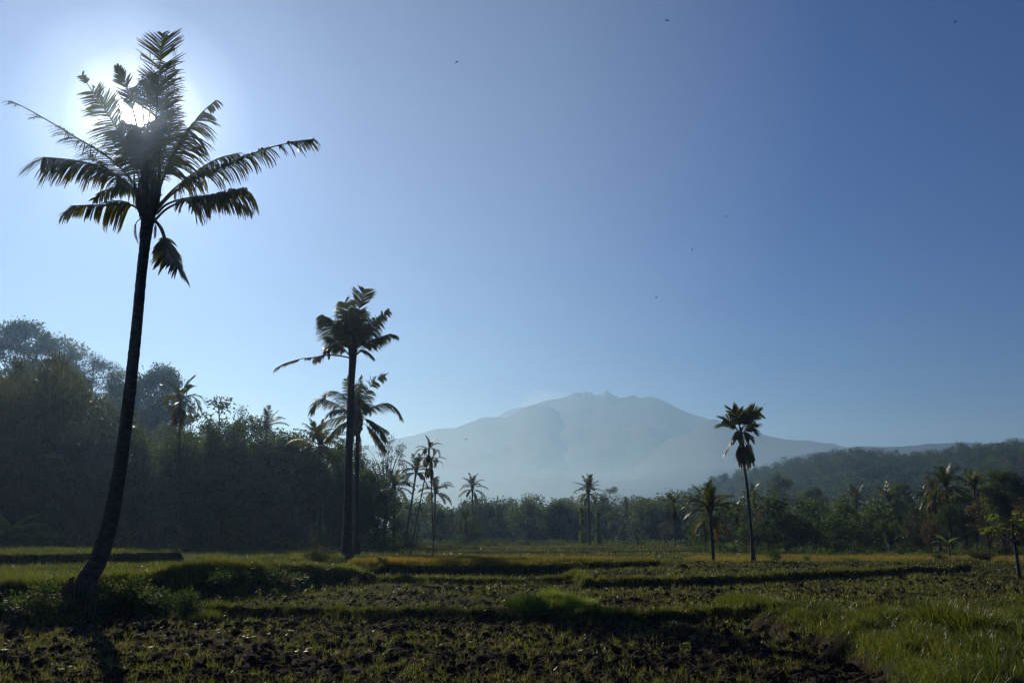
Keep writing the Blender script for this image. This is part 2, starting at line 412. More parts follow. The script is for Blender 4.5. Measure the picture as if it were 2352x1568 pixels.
ridge('shoulder_mountain', c7([(-4500, 800), (-1500, 660), (-400, 600), (70, 545), (150, 530), (330, 480), (450, 455), (540, 430), (600, 410), (700, 402), (760, 402), (830, 372), (900, 347), (960, 320), (1000, 322), (1080, 320), (1140, 327), (1180, 300), (1240, 262), (1330, 228), (1380, 230), (1450, 243), (1520, 285), (1600, 340), (1750, 440), (2100, 640), (2600, 900)]), 5800, 1400, mm, rough=.9, seed=7, gully=.07)
ridge('right_mountain', c8([(-1500, 900), (-400, 560), (0, 380), (250, 300), (380, 214), (410, 212), (560, 262), (690, 300), (750, 320), (850, 340), (930, 347), (1000, 345), (1060, 360), (1150, 367), (1190, 382), (1260, 392), (1500, 440), (2500, 640)]), 4700, 1300, mm, rough=.9, seed=11, gully=.06)
ridge('far_range', c8([(-1500, 900), (600, 600), (1100, 420), (1220, 395), (1330, 380), (1450, 387), (1600, 380), (1750, 367), (1970, 358), (2100, 365), (2352, 350), (3500, 340)]), 2500, 1000, mm2, rough=1.3, seed=13)
ridge('foothills', [(-1500, 1090), (600, 1120), (1000, 1124), (1120, 1118), (1250, 1109), (1400, 1106), (1560, 1104), (1700, 1104), (2000, 1110), (3900, 1100)], 3300, 1000, mm2, rough=2.6, seed=17, gully=.05)

# ------------------------------------------------------------------ palm fronds
def sun_gap(p, deg=.45):
    """a ragged hole in the big palm's crown where the sun shines through"""
    d = unit(p - np.array([0, 0, CAMZ]))
    return (d @ SUN) < math.cos(math.radians(deg * (.55 + 1.1 * abs(math.sin(7.3 * p[0] + 5.1 * p[2])))))

def frond(mb, pts, n=60, L=1.0, t0=.2, prof=None, droop=.6, fwd=.7, gaps=(), U=None, w=.045, seg=4, rad=.03, rag=.12,
          broken=.0, tint=.45, sides=(1, -1), keep=None, patch=.0, r2=.34, lift=0.0, grp=.75):
    """rachis through pts with leaflets on both sides; U = normal of the frond's plane; droop = how far leaflets hang"""
    pts = resample(pts, 26)
    m = len(pts)
    tube(mb, pts, np.linspace(rad, rad * r2, m), 5, tint=tint + .1)
    T = unit(np.gradient(pts, axis=0)); tt = np.linspace(0, 1, m)
    prof = prof or (lambda t: np.interp(t, [0, .15, .45, .8, 1], [.55, .9, 1, .75, .4]))
    V, Q, TT, k0 = [], [], [], 0
    pk = rng.uniform(0, 6.28, 4)
    for sd in sides:
        gn, ga, gl2, gd = 0, 0., 1., 1.
        for i in range(n):
            if i >= gn:
                gn = i + int(rng.integers(3, 10)); ga = rng.normal(0, .16 * grp); gl2 = 1 - grp * rng.uniform(0, .38) * (rng.random() < .6); gd = 1 + grp * rng.uniform(-.45, .7)
            t = t0 + (1 - t0) * (i + rng.uniform(-.3, .3)) / (n - 1)
            t = min(max(t, t0), 1)
            if any(a <= t <= b and (s == 0 or s == sd) for a, b, s in gaps): continue
            if rng.random() < rag: continue
            if patch and math.sin(t * 23 + pk[0] + sd) + math.sin(t * 47 + pk[1] * sd) < patch * 3 - 2.2: continue
            p = np.array([np.interp(t, tt, pts[:, c]) for c in range(3)])
            tg = unit(np.array([np.interp(t, tt, T[:, c]) for c in range(3)]))
            up = np.array(U if U is not None else (0, 0, 1.), float)
            S = np.cross(tg, up)
            if np.linalg.norm(S) < .15: S = np.array([1., 0, 0])
            S = unit(S); nrm = unit(np.cross(S, tg))
            u = (t - t0) / (1 - t0)
            ln = L * prof(u) * rng.uniform(.86, 1.06) * gl2
            a = fwd + .35 * u + rng.normal(0, .05) + ga
            d = unit(S * sd * math.cos(a) + tg * math.sin(a) + nrm * (lift + rng.normal(0, .08)))
            br = rng.random() < broken; kb = rng.uniform(.2, .6)
            dr = droop * rng.uniform(.85, 1.15) * gd
            q = p.copy(); row = []
            wa = unit(np.cross(d, nrm) + rng.normal(0, .15, 3))
            hid = False
            for k in range(seg + 1):
                s = k / seg
                ww = w * .5 * (.55 + .9 * s if s < .4 else max(.18, .91 * (1 - ((s - .4) / .6) ** 3.2)))
                row += [q - wa * ww, q + wa * ww]
                if keep is not None and not keep(q): hid = True
                g = dr * (s + .12) * 1.1
                dd = unit(d + np.array([0, 0, -1.]) * g)
                if br and s > kb: dd = unit(dd * .25 + np.array([rng.normal(0, .15), rng.normal(0, .15), -1]))
                q = q + dd * ln / seg
            if hid: continue
            V += row; b = k0 + np.arange(seg) * 2
            Q.append(np.stack([b, b + 1, b + 3, b + 2], 1)); k0 += 2 * (seg + 1)
            tv = tint + rng.normal(0, .1)
            TT += [tv + .12 * (k // 2) / seg for k in range(2 * (seg + 1))]
    if V: mb.add(np.array(V), np.concatenate(Q), None, np.array(TT))

def trunk_px(root_name, pts, radii, mat, n=16, sub=60, jitter=.04, ring=.03):
    mb = MB(); c = resample(pts, sub)
    r = np.interp(np.linspace(0, 1, sub), np.linspace(0, 1, len(radii)), radii)
    r = r * (1 + ring * np.sin(np.arange(sub) * 2.4) + jitter * rng.normal(size=sub))
    tube(mb, c, r, n, jitter=jitter * .6)
    return mb

def at0(root, mb):
    """move collected geometry so that it is local to its thing's empty"""
    for k, v in enumerate(mb.v): mb.v[k] = v - np.array(root.location, np.float32)
    return mb

def flat(tip):
    return lambda t: np.interp(t, [0, .2, .5, 1], [.6, .95, 1, tip])

# ---- the big coconut palm on the left
Y1 = 25.0
def p1(x, y, dy=0.): return P(x * .3846, 45.9 + y * .3846, Y1 + dy)
base = P(186, 1352, Y1 - .6); base[2] -= .25
big = empty('coconut_palm', base)
tag(big, 'tallest coconut palm with leaning trunk and tattered fronds across the sun', 'palm tree')
tp = [base] + [P(x, y, Y1 + d) for x, y, d in [(203, 1325, -.4), (226, 1285, -.2), (250, 1210, 0), (268, 1120, 0), (286, 1000, 0), (300, 880, 0), (313, 760, 0), (324, 640, 0), (333, 560, 0), (340, 500, 0), (343, 478, 0)]]
mb = trunk_px('t', tp, [.32, .26, .235, .21, .195, .185, .178, .17, .163, .16, .17, .24], M['bark'], n=20, sub=150, ring=.012, jitter=.018)
at0(big, mb).obj('trunk', M['bark'], big, smooth=True)
# roots
mb = MB()
for k in range(26):
    a = k / 26 * 2 * PI; r = rng.uniform(.35, .5)
    b = base + np.array([0, 0, .45 + rng.uniform(-.1, .2)])
    tube(mb, [b + np.array([math.cos(a) * .3, math.sin(a) * .3, 0]), b + np.array([math.cos(a) * .45, math.sin(a) * .45, -.3]), b + np.array([math.cos(a) * r, math.sin(a) * r, -.85])], [.04, .035, .02], 5)
at0(big, mb).obj('root_mass', M['fibre'], big)
# heart of the crown: leaf bases and fibre
mb = MB()
for k in range(34):
    a = rng.uniform(0, 2 * PI); r0, r1 = .2, rng.uniform(.08, .42)
    c0, c1 = p1(885, 1195), p1(905 + rng.uniform(-30, 20), rng.uniform(760, 1060))
    o0 = np.array([math.cos(a), math.sin(a), 0]) * r0; o1 = np.array([math.cos(a), math.sin(a), 0]) * r1
    tube(mb, resample([c0 + o0 * .6, (c0 + c1) / 2 + (o0 + o1) * .62, c1 + o1], 8), np.linspace(.085, .02, 8), 5)
for k in range(160):
    a = rng.uniform(0, 2 * PI); h = rng.uniform(0, 1)
    c = p1(885 + 15 * h, 1190 - 330 * h) + np.array([math.cos(a), math.sin(a), 0]) * .26
    blades(mb, [c], rng.uniform(.15, .5), .05, np.array([[math.cos(a) * .5, math.sin(a) * .5]]), .4)
at0(big, mb).obj('crown_sheath', M['fibre'], big)
V_ = (0, -1, .1)                     # plane facing the field
def bf(pts, dy, **kw):
    """one frond of the big palm: crown-picture points and how far its tip leans in depth"""
    n = len(pts); mb = MB()
    q = [p1(x, y, dy * (k / (n - 1)) ** 1.3) for k, (x, y) in enumerate(pts)]
    kw.setdefault('keep', sun_gap); kw.setdefault('rad', .045)
    frond(mb, q, **kw)
    return at0(big, mb).obj('frond', kw_mat, big)
kw_mat = M['frond']
bf([(900, 1080), (915, 800), (935, 520), (955, 280), (968, 85)], -.3, grp=.45, n=160, L=1.15, t0=.3, U=V_, droop=.12, fwd=.45, prof=lambda t: np.interp(t, [0, .5, .62, .8, .9, 1], [1, .85, .9, 1, .8, .15]), w=.05, gaps=[(.80, .835, 0), (.7, .74, 1), (.74, .78, -1), (.60, .62, 1)], broken=.28, rag=.1)
bf([(905, 1080), (925, 800), (960, 560), (985, 360), (1000, 260)], .5, n=95, L=.95, t0=.25, U=V_, droop=.5, fwd=.35, prof=flat(.75), broken=.4, rag=.05, w=.055)
bf([(880, 1080), (850, 800), (800, 560), (752, 390), (700, 280)], -.5, n=95, L=.95, t0=.3, U=V_, droop=.15, fwd=.62, prof=lambda t: np.interp(t, [0, .5, .75, 1], [.8, .75, .6, .15]), gaps=[(.80, .83, 0)], broken=.12, w=.055)
bf([(890, 1080), (870, 850), (860, 620), (840, 450), (815, 400)], .5, n=95, L=.95, t0=.25, U=V_, droop=.35, fwd=.35, prof=flat(.7), broken=.2, rag=.04, w=.055)
bf([(870, 1080), (800, 860), (680, 620), (560, 440), (490, 335)], .2, n=105, L=1.05, t0=.25, U=V_, droop=.45, fwd=.4, prof=lambda t: np.interp(t, [0, .3, .6, .82, .9, 1], [.9, 1, .8, .55, .2, .3]), gaps=[(.86, .93, 0)], broken=.3, rag=.04, w=.055)
bf([(862, 1110), (780, 950), (640, 815), (450, 700), (300, 610), (150, 525), (65, 485)], -.6, n=110, L=1.0, t0=.2, U=(0, -.6, 1), droop=.8, fwd=.55, prof=lambda t: np.interp(t, [0, .4, .7, 1], [1, .8, .55, .42]), gaps=[(.705, .79, 0), (.83, .93, 0), (.55, .6, 1)], rag=.1, broken=.15)
bf([(850, 1110), (770, 990), (640, 890), (480, 845), (330, 825), (255, 820)], -1.6, n=120, L=1.35, t0=.22, U=(0, -.5, 1), droop=1.9, fwd=.35, prof=lambda t: np.interp(t, [0, .5, .85, 1], [.8, 1.05, .95, .6]), rag=.03, tint=.6, w=.055)
bf([(850, 1110), (790, 1000), (700, 930), (600, 860), (520, 800)], 1.2, n=85, L=1.0, t0=.22, U=(0, -.5, 1), droop=.75, fwd=.4, prof=flat(.5), rag=.08)
bf([(860, 1180), (815, 1120), (740, 1098), (600, 1112), (470, 1112), (385, 1150)], -.9, n=100, L=1.0, t0=.22, U=(0, .3, 1), droop=1.8, fwd=.3, w=.055, prof=lambda t: np.interp(t, [0, .25, .5, .75, 1], [1.1, 1.1, .55, .6, .45]), rag=.08, gaps=[(.5, .53, 0)])
bf([(850, 1130), (800, 1020), (740, 1000), (640, 1030), (560, 1072)], .8, n=70, L=.55, t0=.3, U=(0, .2, 1), droop=.9, prof=flat(.4), rag=.15)
bf([(925, 1195), (965, 1240), (990, 1310), (1020, 1390), (1060, 1480)], -.5, n=60, L=.85, t0=.4, U=(1, -.3, .3), droop=.6, fwd=.5, prof=flat(.9), w=.07, rag=.05)
bf([(928, 1200), (960, 1250), (985, 1330), (1000, 1400), (1005, 1440)], .3, n=50, L=.75, t0=.45, U=(0, -1, .2), droop=1.2, fwd=.25, prof=flat(.8), w=.07, rag=.05)
bf([(930, 1190), (1000, 1125), (1120, 1075), (1290, 1042), (1465, 1010)], -.8, n=105, L=1.0, t0=.36, U=(0, .1, 1), droop=2.3, fwd=.25, prof=lambda t: np.interp(t, [0, .2, .35, .7, 1], [1, 1.2, .5, 1.05, 1.1]), w=.065, rag=.06, broken=.3)
bf([(935, 1160), (1000, 1100), (1120, 1065), (1250, 1070), (1400, 1085), (1490, 1130)], .9, n=90, L=.75, t0=.4, U=(0, -.1, 1), droop=1.4, fwd=.3, prof=flat(.6), rag=.15)
bf([(930, 1140), (1040, 1030), (1200, 930), (1380, 860), (1520, 795), (1640, 755), (1770, 728), (1875, 712)], -1.2, n=150, L=.85, t0=.2, U=(0, .2, 1), droop=1.8, fwd=.45, w=.055, prof=lambda t: np.interp(t, [0, .3, .6, .75, .86, 1], [.9, 1, .85, .55, .8, .5]), gaps=[(.73, .775, 0), (.62, .66, 1), (.80, .83, 0)], rag=.12, broken=.2)
bf([(930, 1130), (1040, 1010), (1180, 900), (1300, 830), (1415, 798)], 1.0, n=110, L=.95, t0=.25, U=(0, -.1, 1), droop=1.1, fwd=.4, prof=flat(.5), rag=.08)
bf([(925, 1100), (985, 920), (1060, 770), (1130, 660), (1200, 560), (1290, 480)], -.4, n=130, L=1.6, t0=.26, U=(-.3, -1, .2), droop=.75, fwd=.1, prof=lambda t: np.interp(t, [0, .3, .6, .8, .92, 1], [1, 1.05, .9, .45, .25, .3]), sides=(1,), rag=.07, gaps=[(.87, .9, 0)], w=.05)
bf([(925, 1100), (980, 930), (1030, 800), (1090, 700), (1150, 620)], .5, n=90, L=.6, t0=.26, U=(-.3, -1, .2), droop=1.2, fwd=.7, prof=flat(.4), rag=.12)
bf([(915, 1090), (960, 850), (1010, 680), (1050, 560)], .7, n=90, L=.95, t0=.25, U=V_, droop=.7, fwd=.3, prof=flat(.5), rag=.08)
bf([(895, 1090), (900, 900), (880, 700), (900, 480), (890, 330)], .9, n=100, L=.95, t0=.2, U=V_, droop=.6, fwd=.3, prof=flat(.6), broken=.35, rag=.05, w=.055)
bf([(880, 1090), (860, 900), (780, 760), (700, 660)], -1., n=80, L=.85, t0=.25, U=V_, droop=.7, fwd=.3, prof=flat(.6), rag=.08)
kw_mat = M['dead_frond']
bf([(850, 1180), (815, 1210), (808, 1260), (822, 1320)], -.2, n=36, L=.3, t0=.3, U=(1, 0, 0), droop=1.5, w=.02, rad=.02, prof=flat(.5))
bf([(880, 1185), (850, 1215), (842, 1260), (838, 1300)], .3, n=36, L=.32, t0=.3, U=(1, 0, 0), droop=1.5, w=.02, rad=.02, prof=flat(.5))
bf([(905, 1185), (925, 1215), (928, 1250), (925, 1290)], .3, n=36, L=.3, t0=.3, U=(1, 0, 0), droop=1.5, w=.02, rad=.02, prof=flat(.5))

# ---- the second coconut palm
kw_mat = M['frond']
Y2 = 48.0
def p2(x, y, dy=0.): return P((1100 + x / 4.481) * .57422, (1130 + y / 4.481) * .57422, Y2 + dy)
def make_px_palm(loc_px, Yd, label, trunk_pts, radii, fronds, pf, mat_tr, heart, nsub=70):
    b = P(*loc_px, Yd); b[2] = float(height(b[0], b[1])) - .05
    root = empty('coconut_palm', b); tag(root, label, 'palm tree')
    mb = trunk_px('t', [b] + [P(x, y, Yd) for x, y in trunk_pts], radii, mat_tr, n=14, sub=nsub, jitter=.02, ring=.012)
    at0(root, mb).obj('trunk', mat_tr, root, smooth=True)
    mb = MB()
    (hx, hy), (gx, gy), hr = heart
    for k in range(26):
        a = rng.uniform(0, 2 * PI); c0, c1 = pf(hx, hy), pf(gx, hy + (gy - hy) * rng.uniform(.4, 1))
        o0 = np.array([math.cos(a), math.sin(a), 0]) * hr * .6; o1 = np.array([math.cos(a), math.sin(a), 0]) * hr * rng.uniform(.3, 1.3)
        tube(mb, resample([c0 + o0 * .6, (c0 + c1) / 2 + (o0 + o1) * .6, c1 + o1], 6), np.linspace(.1, .03, 6), 5)
    at0(root, mb).obj('crown_sheath', M['fibre'], root)
    for pts, dy, kw in fronds:
        n = len(pts); mb = MB(); kw = dict(kw); mt = kw.pop('mat', M['frond'])
        frond(mb, [pf(x, y, dy * (k / (n - 1)) ** 1.3) for k, (x, y) in enumerate(pts)], **kw)
        at0(root, mb).obj('frond', mt, root)
    return root
S = dict(seg=4, w=.055, grp=.4)
make_px_palm((797, 1303), Y2, 'second tallest palm, upright with compact ragged crown and one long bare frond hanging left', [(798, 1220), (800, 1100), (803, 1000), (806, 900), (810, 828), (811, 812)],
    [.44, .25, .23, .215, .205, .2, .23], [
    ([(1385, 1330), (1430, 1000), (1480, 700), (1530, 400), (1600, 125)], -.3, dict(S, n=105, L=1.05, t0=.35, U=V_, droop=.1, fwd=.45, prof=lambda t: np.interp(t, [0, .55, .75, .88, 1], [.8, .6, 1.05, .8, .15]), gaps=[(.68, .72, 0)])),
    ([(1385, 1330), (1380, 1000), (1370, 700), (1440, 350)], .4, dict(S, n=84, L=1.0, t0=.3, U=V_, droop=.9, fwd=.35, prof=flat(.5), broken=.3)),
    ([(1380, 1330), (1350, 1000), (1320, 700), (1290, 480), (1250, 360)], -.4, dict(S, n=84, L=.95, t0=.4, U=V_, droop=.5, fwd=.4, prof=flat(.6), broken=.2, gaps=[(.84, .88, 0)])),
    ([(1370, 1330), (1280, 900), (1210, 600), (1180, 390)], .6, dict(S, n=84, L=.9, t0=.4, U=V_, droop=1.4, fwd=.3, prof=flat(.7), broken=.4)),
    ([(1370, 1330), (1270, 1050), (1130, 850), (980, 660), (830, 575)], -.4, dict(S, n=112, L=1.5, t0=.25, U=(0, -1, .4), droop=.8, fwd=.3, sides=(-1,), prof=lambda t: np.interp(t, [0, .4, .8, 1], [.8, 1, .7, .35]))),
    ([(1370, 1330), (1270, 1050), (1150, 880), (1020, 720), (860, 600)], .3, dict(S, n=98, L=.6, t0=.25, U=(0, -1, .4), droop=.9, sides=(1, -1), prof=flat(.4))),
    ([(1365, 1330), (1240, 1180), (1100, 1060), (980, 975)], -.5, dict(S, n=84, L=.9, t0=.25, U=(0, -.2, 1), droop=1.3, prof=flat(.7))),
    ([(1365, 1340), (1240, 1220), (1110, 1150), (1000, 1130), (945, 1230)], .4, dict(S, n=84, L=1.0, t0=.3, U=(0, .2, 1), droop=1.3, prof=flat(.6), tint=.55)),
    ([(1370, 1370), (1290, 1335), (1100, 1305), (900, 1300), (700, 1340), (500, 1360), (300, 1410), (150, 1460), (25, 1530)], -.8, dict(S, n=154, L=.75, t0=.34, U=(0, .2, 1), droop=1.4, gaps=[(.6, .68, 0), (.48, .52, 1)], prof=lambda t: np.interp(t, [0, .12, .3, .5, 1], [.8, 1, .35, .3, .6]), rag=.2, mat=M['dead_frond'], broken=.2, rad=.05)),
    ([(1420, 1370), (1480, 1250), (1560, 1215), (1660, 1240), (1760, 1330)], -.4, dict(S, n=84, L=.75, t0=.35, U=(0, .2, 1), droop=1.1, prof=flat(.5))),
    ([(1420, 1340), (1560, 1180), (1720, 1040), (1900, 970), (2050, 920)], -.6, dict(S, n=118, L=1.2, t0=.3, U=(0, -.1, 1), droop=1.3, prof=lambda t: np.interp(t, [0, .3, .6, 1], [.9, 1, .5, .35]), tint=.35)),
    ([(1420, 1340), (1580, 1200), (1750, 1090), (1950, 990), (2100, 930), (2190, 965)], .5, dict(S, n=118, L=.8, t0=.3, U=(0, .1, 1), droop=1.3, prof=flat(.4))),
    ([(1415, 1340), (1550, 1080), (1700, 850), (1850, 680), (2035, 515)], -.5, dict(S, n=125, L=1.25, t0=.25, U=(-.3, -1, .4), droop=1.0, fwd=.35, prof=lambda t: np.interp(t, [0, .4, .75, 1], [.8, 1, .5, .35]), tint=.55, broken=.25)),
    ([(1415, 1340), (1500, 1050), (1580, 850), (1690, 780)], .7, dict(S, n=98, L=.9, t0=.25, U=V_, droop=.9, prof=flat(.5))),
    ([(1400, 1330), (1470, 950), (1560, 700), (1600, 530)], .6, dict(S, n=77, L=.9, t0=.35, U=V_, droop=1.1, fwd=.3, prof=flat(.6), broken=.4)),
    ([(1360, 1330), (1250, 1000), (1180, 800), (1150, 720)], -1., dict(S, n=84, L=1.0, t0=.25, U=V_, droop=.9, prof=flat(.6))),
    ], p2, M['bark'], ((1385, 1370), (1400, 800), .24))

# ---- the palm standing just behind it, with nuts
Y3 = 66.0
def p3(x, y, dy=0.): return P((1200 + x / 4.127) * .57422, (1480 + y / 4.127) * .57422, Y3 + dy)
S = dict(seg=4, w=.062, grp=.35)
third = make_px_palm((818, 1283), Y3, 'fuller green coconut palm bearing nuts close behind the second tallest palm', [(819, 1180), (820, 1080), (822, 1000), (823, 940)],
    [.34, .22, .2, .18, .18, .22], [
    ([(930, 900), (850, 620), (700, 420), (580, 350), (470, 360), (380, 480)], -.6, dict(S, n=112, L=1.5, t0=.22, U=(0, -.3, 1), droop=1.1, tint=.6)),
    ([(930, 900), (780, 680), (640, 580), (450, 500), (300, 500), (180, 690)], .5, dict(S, n=118, L=1.4, t0=.22, U=(0, .2, 1), droop=1.1, tint=.6)),
    ([(930, 930), (820, 720), (700, 660), (560, 660), (490, 720)], -1.5, dict(S, n=98, L=1.4, t0=.25, U=(0, 0, 1), droop=1.2)),
    ([(930, 950), (800, 770), (600, 790), (400, 860), (280, 960), (265, 1100)], -.8, dict(S, n=112, L=1.6, t0=.25, U=(0, .2, 1), droop=1.3, tint=.75)),
    ([(930, 950), (820, 850), (700, 900), (560, 1030), (440, 1150)], .6, dict(S, n=98, L=1.1, t0=.25, U=(0, .2, 1), droop=1.2, tint=.35)),
    ([(940, 880), (900, 500), (850, 300), (775, 150)], .5, dict(S, n=84, L=1.1, t0=.3, U=V_, droop=.5)),
    ([(945, 880), (950, 600), (970, 400), (985, 250), (1020, 85)], -.2, dict(S, n=84, L=.9, t0=.3, U=V_, droop=1.2, fwd=.5, prof=lambda t: np.interp(t, [0, .6, .72, 1], [1, .8, .5, .08]))),
    ([(950, 890), (1040, 520), (1120, 340), (1200, 220), (1300, 140), (1400, 100)], -.4, dict(S, n=112, L=1.1, t0=.25, U=(-.2, -1, .4), droop=.9, fwd=.4, gaps=[(.62, .68, 0), (.8, .85, 0)], prof=flat(.5))),
    ([(960, 900), (1050, 700), (1250, 590), (1450, 550), (1600, 640), (1680, 780)], -.6, dict(S, n=133, L=1.5, t0=.25, U=(0, .1, 1), droop=1.2, tint=.6)),
    ([(960, 930), (1060, 820), (1170, 840), (1300, 920), (1440, 1000)], .6, dict(S, n=105, L=1.2, t0=.3, U=(0, .1, 1), droop=1.1)),
    ([(960, 940), (1040, 880), (1180, 980), (1300, 1150), (1400, 1300)], -.6, dict(S, n=105, L=1.2, t0=.25, U=(0, -.1, 1), droop=1.2)),
    ([(960, 930), (1060, 800), (1200, 870), (1330, 1000), (1420, 1150)], -1.2, dict(S, n=105, L=1.1, t0=.25, U=(0, -.1, 1), droop=1.2)),
    ([(950, 900), (1030, 650), (1080, 560), (1120, 680)], -1., dict(S, n=84, L=1.2, t0=.2, U=(0, 0, 1), droop=1.3)),
    ([(940, 1000), (900, 1010), (880, 1080), (870, 1160)], -.4, dict(S, n=56, L=.8, t0=.2, U=(1, 0, .2), droop=1.4, mat=M['dead_frond'])),
    ([(950, 1000), (990, 1080), (1000, 1180), (1005, 1300)], .4, dict(S, n=56, L=.8, t0=.2, U=(1, 0, .2), droop=1.4, mat=M['dead_frond'])),
    ], p3, M['bark'], ((940, 1080), (945, 350), .38), 60)
for k in range(9):                                       # the nuts, each one a part
    mb = MB(); c = p3(940 + rng.uniform(-90, 120), 940 + rng.uniform(-80, 90), rng.uniform(-.5, .1))
    a = np.linspace(0, PI, 7)
    tube(mb, [c + np.array([0, 0, -.16 * math.cos(t)]) for t in a[1:-1]], [.15 * math.sin(t) for t in a[1:-1]], 8)
    at0(third, mb).obj('coconut', M['nut'], third, smooth=True)

# ------------------------------------------------------------------ stock fronds for the farther palms
def arch(L_, el, sag, n=8):
    """rachis leaving the origin along +X at elevation el, bending down by sag"""
    p = np.zeros(3); out = [p.copy()]; e = el
    for k in range(n):
        p = p + np.array([math.cos(e), 0, math.sin(e)]) * L_ / n; out.append(p.copy()); e -= sag / n * (1 + .5 * k / n)
    return out
stock = {}
def build_stock():
    for key, el, sag, mt, ln in (('up', 1.45, .5, 'frond', 3.6), ('high', 1.05, .95, 'frond', 4.2), ('mid', .65, 1.2, 'frond', 4.4), ('low', .2, 1.2, 'frond', 4.4), ('hang', -.45, 1.0, 'dead_frond', 3.6)):
        for v in range(2):
            mb = MB()
            frond(mb, arch(ln, el, sag), n=48, L=1.05, t0=.2, droop=[.35, .6, .9, 1.1, 1.3][['up', 'high', 'mid', 'low', 'hang'].index(key)] + .2 * v, seg=3, w=.085, grp=.45, rad=.05, rag=.12, patch=.15 * v, tint=.4 + .15 * v, U=(0, 0, 1))
            stock['coco', key, v] = mb.mesh('frond', M[mt])
    for key, el, sag, mt, ln in (('up', 1.35, .5, 'frond', 2.0), ('high', 1.0, 1.1, 'frond', 2.1), ('mid', .6, 1.7, 'frond', 2.1), ('low', -.3, 1.2, 'frond', 1.9), ('hang', -1.25, .3, 'dead_frond', 1.7)):
        for v in range(2):
            mb = MB()
            frond(mb, arch(ln, el, sag), n=26, L=.62, t0=.25, droop=.25 + .25 * v, fwd=.75, seg=3, w=.08, rad=.035, rag=.04, tint=.4 + .1 * v, U=(0, 0, 1), lift=.25, prof=flat(.9))
            stock['areca', key, v] = mb.mesh('frond', M[mt])
build_stock()
def crown_fronds(root, kind, top, spec, s=1.0, az0=0.0):
    """spec: list of (key, how many)"""
    a = az0
    for key, n in spec:
        for k in range(n):
            o = link('frond', stock[kind, key, int(rng.integers(2))], root)
            o.location = tuple(top + rng.normal(0, .04, 3) - np.array([0, 0, .35 if key in ('low', 'hang') else 0]))
            o.rotation_euler = (rng.normal(0, .1), rng.normal(0, .12), a); f = s * rng.uniform(.85, 1.12); o.scale = (f, f, f)
            a += 2.39996
def stock_palm(name, kind, px, py_base, py_top, Y, label, trunk_r, spec, s=1.0, lean_px=0., zb=None, dead=True, bend=0.):
    b = P(px, py_base, Y); b[2] = (float(height(b[0], b[1])) if zb is None else zb) - .05
    root = empty(name, b); tag(root, label, 'palm tree')
    top = P(px + lean_px, py_top, Y) - b
    mb = MB(); mid = top * .5 + np.array([bend, 0, 0])
    c = resample([np.zeros(3), mid, top], 30)
    r = np.interp(np.linspace(0, 1, 30), [0, .08, .9, 1], [trunk_r * 1.6, trunk_r, trunk_r * .8, trunk_r * 1.1]); r = r * (1 + .03 * rng.normal(size=30))
    tube(mb, c, r, 9); mb.obj('trunk', M['bark'] if kind == 'coco' else M['thinbark'], root, smooth=True)
    mb = MB()
    if kind == 'coco':
        for k in range(12):
            a = rng.uniform(0, 2 * PI); o = np.array([math.cos(a), math.sin(a), 0])
            tube(mb, [top + o * .1 - np.array([0, 0, .2]), top + o * .25 + np.array([0, 0, .4]), top + o * .3 + np.array([0, 0, rng.uniform(.6, 1.4)])], [.12, .08, .03], 5)
        mb.obj('crown_sheath', M['fibre'], root)
    else:
        tube(mb, [top - np.array([0, 0, .1]), top + np.array([0, 0, .4]), top + np.array([0, 0, .95])], [trunk_r * 1.05, trunk_r * 1.45, trunk_r * .6], 8)
        mb.obj('crownshaft', M['nut'], root, smooth=True)
        top = top + np.array([0, 0, .85 * s])
    crown_fronds(root, kind, top, spec, s, rng.uniform(0, 6))
    if kind == 'areca':
        mb = MB()
        for k in range(70):
            a = rng.uniform(0, 2 * PI); c = top - np.array([0, 0, .9 * s]) + np.array([math.cos(a), math.sin(a), 0]) * trunk_r
            tube(mb, [c, c + np.array([math.cos(a) * .18, math.sin(a) * .18, -.1]) * s, c + np.array([math.cos(a) * .22, math.sin(a) * .22, -rng.uniform(.3, .8)]) * s], [.02, .018, .03], 3)
        mb.obj('fruit_cluster', M['nut'], root)
    return root
CO = [('up', 4), ('high', 5), ('mid', 6), ('low', 6), ('hang', 1)]
AR = [('up', 2), ('high', 4), ('mid', 5), ('hang', 4)]
stock_palm('betel_palm', 'areca', 410, 1291, 938, 60, 'slim betel palm on the left between the big coconut palm and the dark wood', .07, [('up', 2), ('high', 3), ('mid', 5), ('low', 4), ('hang', 5)], .95, lean_px=3)
# the betel palm on the right, its crown built frond by frond
Y5 = 60.0
def p5(x, y, dy=0.): return P((2700 + x / 3.4844) * .57422, (1550 + y / 3.4844) * .57422, Y5 + dy)
b = P(1731, 1292, Y5); b[2] = float(height(b[0], b[1])) - .05
bet = empty('betel_palm', b); tag(bet, 'tall dark betel palm on the right with rust coloured hanging fronds, against the mountain', 'palm tree')
mb = trunk_px('t', [b] + [P(x, y, Y5) for x, y in [(1726, 1230), (1720, 1160), (1714, 1100), (1708, 1060), (1702, 1000)]], [.2, .12, .11, .1, .1, .1, .12], M['thinbark'], n=12, sub=50, jitter=.015)
at0(bet, mb).obj('trunk', M['thinbark'], bet, smooth=True)
mb = MB(); tube(mb, resample([p5(945, 950), p5(930, 800), p5(915, 640), p5(915, 540)], 10), [.12, .15, .17, .18, .18, .17, .15, .12, .09, .05], 10)
at0(bet, mb).obj('crownshaft', M['nut'], bet, smooth=True)
S = dict(seg=4, w=.08, grp=.4, rad=.04, rag=.05, t0=.32, lift=.1, n=36, prof=flat(.9))
